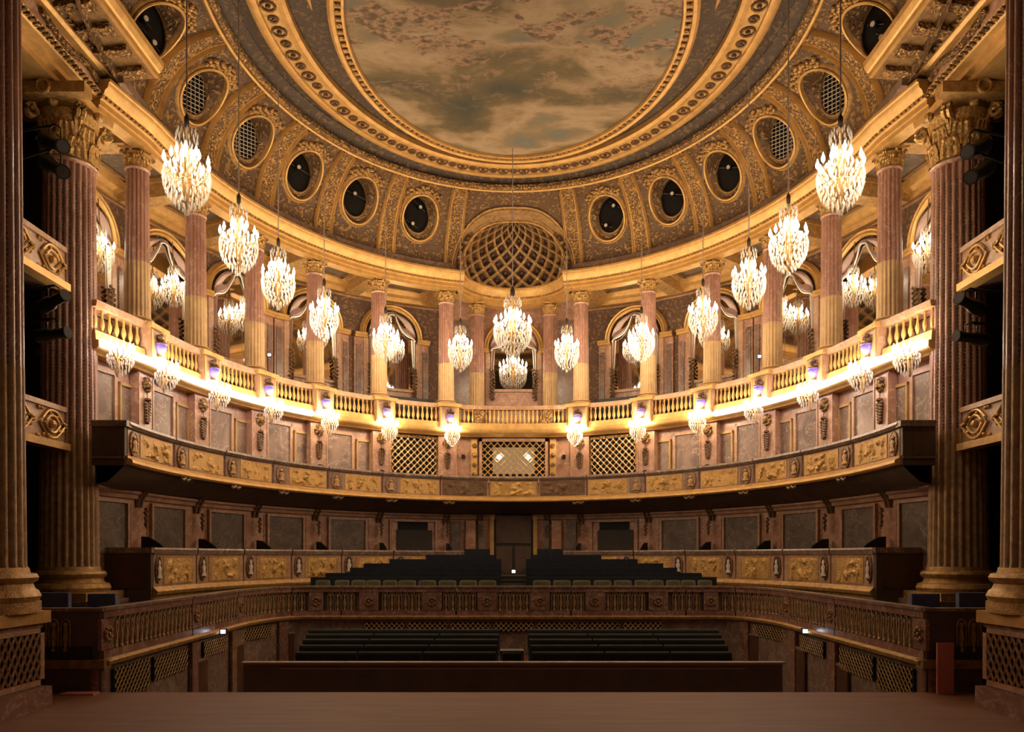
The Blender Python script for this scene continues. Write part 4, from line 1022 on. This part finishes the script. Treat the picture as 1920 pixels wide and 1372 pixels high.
# ================================================================ PIT BARRIER, BENCHES
t = thing('pit_barrier', 'long dark mahogany orchestra barrier in front of the stalls benches', 'barrier', (0, 13.9, 0))
MB().bb(-4.82, 4.80, 0, .10, H(-3.45), H(-1.93)).build('barrier_panel', 'wood', t, smooth=False)
MB().bb(-4.86, 4.84, -.04, .14, H(-1.93), H(-1.895)).build('top_rail', 'wood_line', t, smooth=False)
MB().bb(-4.15, 4.13, -.02, .0, H(-2.02), H(-1.998)).build('lower_rail', 'wood_line', t, smooth=False)
b0 = None
for r_ in range(5):
    Y = 14.9+r_*1.15; wo = 4.2+.24*r_; z = H(-2.75)
    for s_ in (-1, 1):
        xs = [.33, 1.75, 3.0+.1*r_, wo]
        for k in range(3):
            a, b_ = xs[k]+.02, xs[k+1]-.02
            lab = 'dark stalls bench, row %s from the pit, %s from the aisle, %s side' % (ORD[r_], ORD[k], side(s_))
            t = thing('stalls_bench', lab, 'bench', (s_*(a+b_)/2, Y, z), 0, 'stalls benches'); L_ = (b_-a)/2
            MB().bb(-L_, L_, .0, .12, .30, .87).build('bench_back', 'bench', t, smooth=False)
            MB().tube([(-L_, .06, .865), (L_, .06, .865)], .05, 8).build('bench_top_roll', 'bench', t)
            MB().bb(-L_, L_, .12, .62, .36, .46).build('bench_seat', 'bench', t, smooth=False)
            for q in (-1, 1): MB().bb(q*(L_-.05)-.03, q*(L_-.05)+.03, .05, .55, 0, .38).build('leg', 'wood', t, smooth=False)
t = thing('control_desk', 'small dark desk with pale framed opening in the stalls aisle', 'desk', (-.03, 14.6, H(-2.75)))
MB().bb(-.22, .22, 0, .35, 0, .97).build('desk_body', 'black', t, smooth=False)
mb = MB(); mb.bb(-.20, .20, -.02, 0, .92, .95); mb.bb(-.20, -.18, -.02, 0, .66, .95); mb.bb(.18, .20, -.02, 0, .66, .95); mb.bb(-.20, .20, -.02, 0, .66, .68); mb.build('desk_frame', 'capstone', t, smooth=False)

# ================================================================ SEATS OF THE AMPHITHEATRE
def px2x(px, Y): return (px-963)/F*Y
ch0 = None
GL = [605, 641, 672, 700, 731, 763, 801, 839, 878, 914]; GR = [1322, 1291, 1263, 1231, 1204, 1168, 1130, 1091, 1054, 1016]
for s_, lst in ((-1, GL), (1, GR)):
    for k, px in enumerate(lst):
        small = k < 5; Y = 22.3 if small else 22.15; x = px2x(px, Y)
        lab = 'sage green chair in the front row, %s from the aisle, %s side' % (ORD[9-k], side(s_))
        def mk(lab, wd):
            t = thing('green_chair', lab, 'chair', (x, Y, H(-1.40)), 0, 'sage green front row chairs')
            mb = MB(); pts = [(-wd/2, .40)]+[((1 if q > 4 else -1)*wd/2*abs(cos(pi*q/8))**.35, .64+.07*sin(pi*q/8)**.55) for q in range(9)]+[(wd/2, .40)]
            mb.prism(pts, .0, .07); mb.build('backrest', 'green_seat', t, smooth=False)
            mb = MB(); pts = [(-wd/2+.06, .42)]+[((1 if q > 4 else -1)*(wd/2-.05)*abs(cos(pi*q/8))**.35, .61+.055*sin(pi*q/8)**.55) for q in range(9)]+[(wd/2-.06, .42)]
            mb.prism(pts, -.015, .02); mb.build('back_pad', 'green_pad', t, smooth=False)
            MB().bb(-wd/2, wd/2, .07, .50, .36, .46).build('seat', 'green_seat', t, smooth=False)
            for qx in (-1, 1):
                for qy in (.04, .45): MB().bb(qx*(wd/2-.04)-.02, qx*(wd/2-.04)+.02, qy-.02, qy+.02, 0, .37).build('leg', 'wood', t, smooth=False)
            return t
        if ch0 is None: ch0 = {}
        if small not in ch0: ch0[small] = mk(lab, .40 if small else .50)
        else: dup(ch0[small], (x, Y, H(-1.40)), 0, lab)
rows = [(582, 1082, 22.75), (610, 1074, 23.35), (656, 1064, 23.95), (682, 1056, 24.55), (730, 1048, 25.15), (798, 1040, 25.75), (870, 1029, 26.35)]
se0 = None
for r_, (pxo, pyt, Y) in enumerate(rows):
    xo = -px2x(pxo, Y); xi = -px2x([940, 940, 940, 940, 940, 928, 919][r_], Y); zt = H((1042-pyt)/F*Y)
    n = max(2, round((xo-xi)/.56)); w_ = (xo-xi)/n; zf = H(-1.40+.115*r_+.05)
    for s_ in (-1, 1):
        for k in range(n):
            x = s_*(xi+w_*(k+.5)); lab = 'midnight blue seat, row %s from the front, %s from the aisle, %s side' % (ORD[r_], ORD[k] if k < 12 else 'last', side(s_))
            t = thing('blue_seat', lab, 'seat', (x, Y, zf), 0, 'midnight blue amphitheatre seats'); h_ = zt-zf
            if r_ == 6: h_ += 0
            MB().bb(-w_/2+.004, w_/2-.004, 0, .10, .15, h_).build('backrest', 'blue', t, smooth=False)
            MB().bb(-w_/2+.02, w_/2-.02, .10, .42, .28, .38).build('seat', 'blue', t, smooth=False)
            MB().bb(-.03, .03, .05, .3, 0, .28).build('leg', 'black', t, smooth=False)
# aisle steps
for k in range(6):
    tag(MB().bb(-.34, .34, 22.2+.62*k, 22.9+.62*k, H(-1.45), H(-1.30+.1*k)).build('aisle_step', 'wood', smooth=False), 'dark wooden aisle step, %s from the stalls parapet' % ORD[k], 'step', 'aisle steps')
# side seats by the giant columns
for s_ in (-1, 1):
    for k, (px, Y, z, w_) in enumerate(((100, 13.1, -.62, .50), (190, 14.0, -.68, .5))):
        x = px2x(px, Y)*(-s_ if False else 1)*(1 if s_ < 0 else -1)
        t = thing('box_chair', 'blue upholstered chair %s the giant column plinth, %s side' % (('before', 'beyond')[k], side(s_)), 'chair', (x, Y, H(-1.45)))
        tp = z+1.45
        MB().bb(-w_/2, w_/2, 0, .10, .35, tp).build('backrest', 'blue_seat', t, smooth=False)
        MB().bb(-w_/2, w_/2, .10, .5, .33, .45).build('seat', 'blue_seat', t, smooth=False)
        for qx in (-1, 1):
            for qy in (.05, .45): MB().bb(qx*(w_/2-.03)-.02, qx*(w_/2-.03)+.02, qy-.02, qy+.02, 0, .34).build('leg', 'wood', t, smooth=False)

# ================================================================ GALLERY ARCHES WITH MIRRORS
def arch_bay(label, x, y, rz, hw=1.02, zs=8.12, zb=6.22, wide=1.42, group='mirror arches of the gallery'):
    t = thing('mirror_arch', label, 'arch', (x, y, 0), rz, group)
    N = 20; rz_ = hw
    pts = [(-hw+.1, H(zb)), (-hw+.1, H(zs))]+[((hw-.1)*cos(pi-pi*q/N), H(zs)+(hw-.1)*sin(pi*q/N)) for q in range(1, N)]+[(hw-.1, H(zs)), (hw-.1, H(zb))]
    MB().prism(pts, -.03, .0).build('mirror_glass', 'mirror', t, smooth=False)
    mb = MB(); mb.grid(lambda u, v: ((hw+.24*v-.02)*cos(pi*u), [-.05, -.16, -.12, -.18, -.1, 0][int(round(v*5))], H(zs)+(hw+.24*v-.02)*sin(pi*u)), 28, 5); mb.build('archivolt', 'gold', t, ang=50)
    mb = MB()
    for s_ in (-1, 1): mb.bb(s_*(hw-.06), s_*(wide+.02), -.20, 0, H(zs-.17), H(zs-.10)); mb.bb(s_*(hw-.03), s_*(wide+.02), -.24, 0, H(zs-.10), H(zs))
    mb.build('impost', 'gold', t, smooth=False)
    mb = MB()
    for s_ in (-1, 1):
        mb.bb(s_*(hw-.10), s_*(hw+.08), -.10, 0, H(4.5), H(zs-.17))
    mb.bb(-hw, hw, -.12, 0, H(zb-.10), H(zb)); mb.bb(-hw, hw, -.08, 0, H(zb-.75), H(zb-.65)); mb.build('mirror_frame', 'band', t, smooth=False)
    MB().bb(-hw, hw, -.05, 0, H(4.5), H(zb-.10)).build('sill_panel', 'rose', t, smooth=False)
    for s_ in (-1, 1):
        MB().bb(s_*(hw+.08), s_*(wide+.02), -.06, 0, H(4.5), H(zs-.17)).build('side_ground', 'rose', t, smooth=False)
        if wide-hw > .3:
            MB().bb(s_*(hw+.18), s_*(wide-.04), -.10, -.06, H(4.7), H(zs-.42)).build('side_panel', 'grey', t, smooth=False)
    # swagged silk with fringe
    for s_ in (-1, 1):
        def sw(u, v):
            xx = s_*(hw-.12)*(1-u); top = sqrt(max(0, (hw-.1)**2-xx*xx)); zz = zs+top-v*(.10+.55*sin(pi*min(1, u*1.1+.05))**.8*.9+.05*(1-u))
            return (xx, -.06-.05*sin(v*9)-.04*sin(u*7), H(zz))
        MB().grid(sw, 14, 8).build('swag', 'cloth', t)
        MB().tube([tuple(Vector(sw(q/14, 1))+Vector((0, -.02, 0))) for q in range(15)], .028, 5).build('swag_fringe', 'fringe', t)
        mb = MB(); mb.grid(lambda u, v: (s_*(hw-.12-.16*u*(1-.5*v)), -.06-.04*sin(u*10), H(zs-.02-1.1*v)), 6, 8); mb.build('hanging_drape', 'fringe' if s_ > 0 else 'cloth', t)
    for s_ in (-1, 1):
        mb = MB()
        for q in range(26): mb.ball((s_*(hw-.17)+.07*sin(q*2.2), -.16, H(5.9)+.045*q), .05, 6)
        mb.build('carved_trophy', 'bronze', t)
    return t
a0 = None
for i, ph in enumerate(MID+[93]):
    for s_ in (-1, 1):
        x, y, rz = CC.place(s_*ph, -2.22)
        lab = 'gilded gallery arch with draped mirror, %s bay from the centre, %s side' % (ORD[i], side(s_))
        if a0 is None: a0 = arch_bay(lab, x, y, rz)
        else: dup(a0, (x, y, 0), rz, lab)
arch_bay('central gilded arch with mirror behind the big chandelier', 0, 29.55, 0, .98, 7.83, 6.3, 1.12, None)
for s_ in (-1, 1):
    t = thing('marble_bay', 'tall grey marble panel beside the central arch, %s side' % side(s_), 'panel', (s_*1.95, 29.5, 0), 0, None, 'thing')
    MB().bb(-.55, .60, 0, .1, H(4.5), H(9.9)).build('panel_ground', 'rose', t, smooth=False)
    MB().bb(-.36, .42, -.05, 0, H(4.7), H(8.9)).build('panel_field', 'grey', t, smooth=False)
o = MB().bb(-2.6, 2.6, 29.6, 29.75, H(4.4), H(9.9)).build('wall_centre', 'rose', smooth=False); struct(o)

# ================================================================ STAGE BOX BALCONIES
for s_ in (-1, 1):
    for k, (zb, ztp) in enumerate(((2.10, 2.97), (5.30, 6.17))):
        t = thing('stage_box_balcony', 'gilded %s stage box balcony between the giant columns, %s side' % (('lower', 'upper')[k], side(s_)), 'balcony', (0,0,0))
        xf = s_*9.0; y0, y1 = 11.4, 15.62
        MB().bb(xf, xf+s_*.14, y0, y1, H(zb+.12), H(ztp-.1)).build('balcony_front', 'band', t, smooth=False)
        MB().bb(xf-s_*.05, xf+s_*.2, y0, y1, H(ztp-.1), H(ztp)).build('coping', 'band', t, smooth=False)
        MB().bb(xf-s_*.12, xf+s_*.14, y0, y1, H(zb), H(zb+.14)).build('gilded_moulding', 'gold', t, smooth=False)
        MB().bb(xf+s_*.1, s_*10.7, y0, y1, H(zb+.02), H(zb+.12)).build('balcony_floor', 'dark_panel', t, smooth=False)
        mb = MB()
        for q in range(4):
            yc = 12.0+q*1.05; zc = H((zb+ztp)/2+.03)
            for f_ in (1, .62): mb.tube([(xf-s_*.03, yc+.40*f_*cos(w_*pi/10)*(1-.25*abs(sin(w_*pi/5))), zc+.27*f_*sin(w_*pi/10)) for w_ in range(20)], .028, 5, True)
            mb.ball((xf-s_*.03, yc, zc), .08, 8)
            for w_ in range(14): mb.ball((xf-s_*.02, yc+.46*cos(w_*1.7), zc+.27*sin(w_*2.3)), .04, 6)
        mb.build('carved_ornament', 'gold', t)
    # dark hangings behind
    for k in range(2):
        yy = 12.9+1.6*k
        mb = MB(); mb.grid(lambda u, v: (s_*(10.3+.06*sin(u*30)), yy+1.3*u, H(2.3+6.8*v)), 30, 1); tag(mb.build('dark_drape', 'dark'), 'dark hanging drape behind the stage boxes, %s fold, %s side' % (ORD[k], side(s_)), 'drape')
# theatre spotlights
def spotlight(label, px, py, Y, yaw, pitch, L_=.62, r=.10):
    x = px2x(px, Y); z = H((1042-py)/F*Y)
    t = thing('stage_spotlight', label, 'spotlight', (x, Y, z), 0, 'black stage spotlights')
    d = Vector((sin(yaw)*cos(pitch), cos(yaw)*cos(pitch)*-1, sin(pitch)))
    b_ = -d*L_*.5; f_ = d*L_*.5
    MB().tube([tuple(b_), tuple(b_*.9), tuple(b_*.2), tuple(f_*.1), tuple(f_)], [r*.6, r*1.15, r*1.15, r*.85, r*.85], 14).build('barrel', 'black', t)
    MB().tube([tuple(f_*.98), tuple(f_*1.12)], r*1.02, 14).build('hood', 'black', t)
    MB().tube([tuple(f_*1.12), tuple(f_*1.125)], r*.85, 12).build('lens', 'dark', t)
    sd = -1 if x < 0 else 1
    mb = MB(); mb.tube([(sd*.10, .05, 0), (sd*.10, .05, r*2.4), (0, .05, r*3), (-sd*.10, .05, r*2.4), (-sd*.10, .05, 0)], .014, 5)
    mb.build('yoke', 'black', t)
    MB().tube([(0, .05, r*2.9), (sd*8.9-x, 13.9-Y, r*2.9)], .022, 6).build('mounting_arm', 'black', t)
spotlight('upper black spotlight at the left giant capital', 100, 268, 13.6, .9, -.45, .8, .12)
spotlight('second black spotlight below the upper one at the left giant capital', 100, 312, 13.4, .9, -.5, .8, .12)
spotlight('black spotlight at the left between the stage box balconies, upper', 98, 566, 13.6, 1.15, .22, .62, .105)
spotlight('black spotlight at the left between the stage box balconies, lower', 96, 627, 13.6, 1.35, .05, .62, .10)
spotlight('upper black spotlight at the right giant capital', 1832, 278, 13.6, -.9, -.45, .8, .12)
spotlight('second black spotlight below the upper one at the right giant capital', 1838, 322, 13.4, -.9, -.5, .8, .12)
spotlight('black spotlight at the right between the stage box balconies, upper', 1822, 572, 13.6, -1.15, .22, .62, .105)
spotlight('black spotlight at the right between the stage box balconies, lower', 1824, 634, 13.6, -1.35, .05, .62, .10)
for s_ in (-1, 1):
    t = thing('lighting_rig', 'black vertical lighting rig pole between the giant columns, %s side' % side(s_), 'rig', (s_*8.9, 13.9, 0))
    MB().tube([(0, 0, H(-1.45)), (0, 0, H(9.2))], .035, 8).build('pole', 'black', t)
    MB().tube([(0, 0, H(4.6)), (s_*.5, .2, H(4.6))], .03, 8).build('side_arm', 'black', t)

# ================================================================ CHANDELIERS
def drops(mb, prof, n0, ln, r):
    """rows of cut drops following a silhouette: prof = [(radius, z)]"""
    for k, (rad, z) in enumerate(prof):
        n = max(4, int(2*pi*rad/n0)); 
        for i in range(n):
            a = 2*pi*(i+.5*(k % 2))/n; q = 1+.25*(random.random()-.5)
            mb.octa((rad*cos(a), rad*sin(a), z+.02*(random.random()-.5)), r*q, ln*q)
def prof_interp(pts, z):
    for (r0, z0), (r1, z1) in zip(pts, pts[1:]):
        if z0 >= z >= z1: f_ = (z0-z)/(z0-z1); return r0+(r1-r0)*f_
    return pts[-1][0]
BULB = MB().lathe([(.001, -.01), (.028, .03), (.036, .08), (.016, .14), (.001, .19)], 6).mesh('candle_bulb', 'bulb')
def bulb(t, x, y, z):
    o = bpy.data.objects.new('candle_bulb', BULB); COL.objects.link(o); o.parent = t; o.location = (x, y, z)
def chandelier_parts(t, Rr, Hh, half=False, ncand=10):
    """origin at candle level; Rr widest radius; Hh total height (.45 above, .55 below)"""
    up, dn = Hh*.46, Hh*.54
    mb = MB(); mb.lathe([(.006, up+.06), (.05*Rr*2, up), (.03*Rr*2, up*.8), (.02, up*.6), (.06*Rr*2, up*.4), (.03, up*.2), (.09*Rr*2, 0), (.10*Rr*2, -dn*.3), (.02, -dn*.9), (.001, -dn)], 10); mb.build('stem', 'gold_old', t)
    mb = MB()
    sil = [(Rr*.22, up*.95), (Rr*.42, up*.80), (Rr*.44, up*.62), (Rr*.2, up*.50)]
    drops(mb, [(Rr*.38, up*.92), (Rr*.46, up*.82), (Rr*.46, up*.70), (Rr*.22, up*.58), (Rr*.22, up*.46)], .085, .13, .016)
    mb.build('crown_drops', 'crystal', t)
    mb = MB(); pts = [(Rr*.16, up*.50), (Rr*.26, up*.36), (Rr*.44, up*.18), (Rr*.60, up*.04), (Rr*.93, -dn*.06), (Rr*1.0, -dn*.18), (Rr*.98, -dn*.38), (Rr*.86, -dn*.58), (Rr*.60, -dn*.78), (Rr*.22, -dn*.95), (Rr*.05, -dn*1.0)]
    z = up*.46; rows_ = []
    while z > -dn: rows_.append((prof_interp(pts, z), z)); z -= .080
    drops(mb, rows_, .094 if Rr < .5 else .105, .12, .019)
    drops(mb, [(r_*.62, z_) for r_, z_ in rows_[2::2]], .12, .11, .018)
    bk = mb.build('crystal_basket', 'crystal', t); bk['kind'] = 'stuff'
    arms = MB()
    for i in range(ncand):
        a = 2*pi*i/ncand; ca, sa = cos(a), sin(a)
        arms.tube([(ca*.05, sa*.05, -dn*.25), (ca*Rr*.5, sa*Rr*.5, -dn*.32), (ca*Rr*.92, sa*Rr*.92, -.08), (ca*Rr*.95, sa*Rr*.95, 0)], .012, 4)
        bulb(t, ca*Rr*.95, sa*Rr*.95, .01)
        if i % 2 == 0: bulb(t, ca*Rr*.42, sa*Rr*.42, up*.30)
    arms.build('candle_arms', 'gold_old', t)
def lamp(x, y, z, P, r=.12, name='chandelier_light', parent=None):
    l = bpy.data.lights.new(name, 'POINT'); l.energy = P; l.color = WARM; l.shadow_soft_size = r
    o = bpy.data.objects.new(name, l); COL.objects.link(o); o.location = (x, y, z)
    if parent: o.parent = parent
CH = [(350, 318, 5.86, 13.96), (447, 447, 6.0, 17.0), (522, 520, 5.85, 19.36), (608, 585, 5.4, 22.2), (722, 632, 4.06, 24.7), (863, 650, 1.77, 25.9)]
d0 = None
SH = MB().tube([(0, 0, 0), (0, 0, 1)], .014, 6).mesh('suspension_cord', 'cord')
for i, (px, py, X, Y) in enumerate(CH):
    for s_ in (-1, 1):
        z = H(6.97); lab = 'crystal chandelier, %s from the stage on the %s side' % (ORD[i], side(s_))
        if d0 is None:
            d0 = thing('chandelier', lab, 'chandelier', (s_*X, Y, z), 0, 'crystal chandeliers hung round the hall')
            chandelier_parts(d0, .405, 1.5); t = d0
            MB().lathe([(.03, .72), (.045, .74), (.045, .88), (.012, .95)], 8).build('cord_sleeve', 'dark', d0)
        else: t = dup(d0, (s_*X, Y, z), random.random()*6, lab)
        lamp(0, 0, -.15, P_CHAND, .2, parent=t)
for i, (px, py, X, Y) in enumerate(CH):
    for s_ in (-1, 1):
        zt = min(H(11.95), cove_z(X, Y)) if (X/6.5)**2+((Y-17.4)/7.6)**2 > 1 else H(12.1)
        root = [o for o in bpy.data.objects if o.get('label') == 'crystal chandelier, %s from the stage on the %s side' % (ORD[i], side(s_))][0]
        c_ = bpy.data.objects.new('suspension_cord', SH); COL.objects.link(c_); c_.parent = root; c_.location = (0, 0, .8); c_.scale = (1, 1, zt-H(6.97)-.8)
# large central chandelier
t = thing('chandelier', 'largest crystal chandelier hanging before the central niche', 'chandelier', (-.03, 23.0, H(6.85)))
chandelier_parts(t, .56, 1.75, ncand=14); lamp(0, 0, .05, P_CHAND*1.3, .22, parent=t)
c_ = bpy.data.objects.new('suspension_cord', SH); COL.objects.link(c_); c_.parent = t; c_.location = (0, 0, .85); c_.scale = (1, 1, H(12.1)-H(6.85)-.85)
MB().lathe([(.05, .80), (.07, .84), (.07, 1.0), (.02, 1.1)], 8).build('cord_sleeve', 'dark', t)
# girandoles before the gallery mirrors
g0_ = None
for i, ph in enumerate(MID+[93]):
    for s_ in (-1, 1):
        x, y, rz = CC.place(s_*ph, -1.80); lab = 'small crystal girandole before the gallery mirror, %s bay from the centre, %s side' % (ORD[i], side(s_))
        if g0_ is None:
            g0_ = thing('girandole', lab, 'chandelier', (x, y, H(7.70)), rz, 'girandoles before the gallery mirrors'); t = g0_
            chandelier_parts(g0_, .33, 1.15, ncand=6)
            MB().tube([(0, 0, .5), (0, .05, 1.25)], .014, 5).build('hanging_rod', 'gold_dark', g0_)
        else: t = dup(g0_, (x, y, H(7.70)), rz, lab)
        lamp(0, 0, .05, P_GIR, .15, parent=t)
t = thing('girandole', 'crystal girandole in the central arch just below the big chandelier', 'chandelier', (-.02, 29.05, H(7.05)))
chandelier_parts(t, .52, 1.35, ncand=8); lamp(0, 0, .05, P_GIR, .15, parent=t)
MB().tube([(0, 0, .55), (0, .1, 1.3)], .014, 5).build('hanging_rod', 'gold_dark', t)
# half chandeliers on the string course
s0_ = None
for i, ph in enumerate(PHI+[95]):
    for s_ in (-1, 1):
        x, y, rz = CC.place(s_*(ph-.4), .66)
        lab = 'crystal wall sconce under the %s, %s side' % ('%s gallery pedestal from the centre' % ORD[i] if i < 6 else 'pedestal by the giant column', side(s_))
        if s0_ is None:
            s0_ = thing('wall_sconce', lab, 'sconce', (x, y, H(4.32)), rz, 'crystal sconces below the gallery'); t = s0_
            mb = MB(); drops(mb, [(.20, -.05), (.26, -.13), (.26, -.21), (.22, -.29), (.17, -.37), (.11, -.44), (.05, -.5)], .075, .11, .018); mb.build('crystal_basket', 'crystal', s0_)['kind'] = 'stuff'
            ar = MB()
            for q in range(7):
                a = pi+pi*q/6; ca, sa = cos(a), sin(a)
                bulb(s0_, ca*.30, sa*.22, 0); ar.tube([(0, .1, -.2), (ca*.2, sa*.15, -.12), (ca*.30, sa*.22, 0)], .012, 4)
            ar.build('candle_arms', 'gold_old', s0_)
            MB().lathe([(.01, -.55), (.05, -.4), (.06, -.1), (.02, .1)], 8, (0, .08, 0)).build('back_stem', 'gold_old', s0_)
        else: t = dup(s0_, (x, y, H(4.32)), rz, lab)
        lamp(0, -.02, .09, P_SCONCE, .10, parent=t)

# ================================================================ SMALL THINGS
def safety(px, py, Y, lab):
    x = px2x(px, Y); z = H((1042-py)/F*Y)
    t = thing('safety_light', lab, 'light', (x, Y, z)); MB().box((0, 0, 0), (.09, .03, .08)).build('lit_face', 'safety', t, smooth=False); MB().box((0, .04, 0), (.15, .05, .13)).build('housing', 'black', t, smooth=False)
safety(963, 1071, 22.9, 'small cold white light on the central aisle step')
safety(418, 1184, 17.45, 'small cold white light under the left stalls parapet')
safety(1510, 1183, 17.45, 'small cold white light under the right stalls parapet')
safety(505, 665, 25.2, 'small cold white light on the left gallery wall')
safety(1424, 668, 25.2, 'small cold white light on the right gallery wall')
tag(MB().bb(-.13, .13, 0, .04, 0, .80).build('red_board', 'red', smooth=False, loc=(px2x(1770, 12.3), 12.25, 0)), 'dusty red board standing at the right stage edge', 'board')
tag(MB().bb(-.26, .26, -.1, .1, 0, .03).build('red_board', 'red', smooth=False, loc=(px2x(150, 12.2), 12.2, 0)), 'dusty red board lying flat at the left stage corner', 'board')
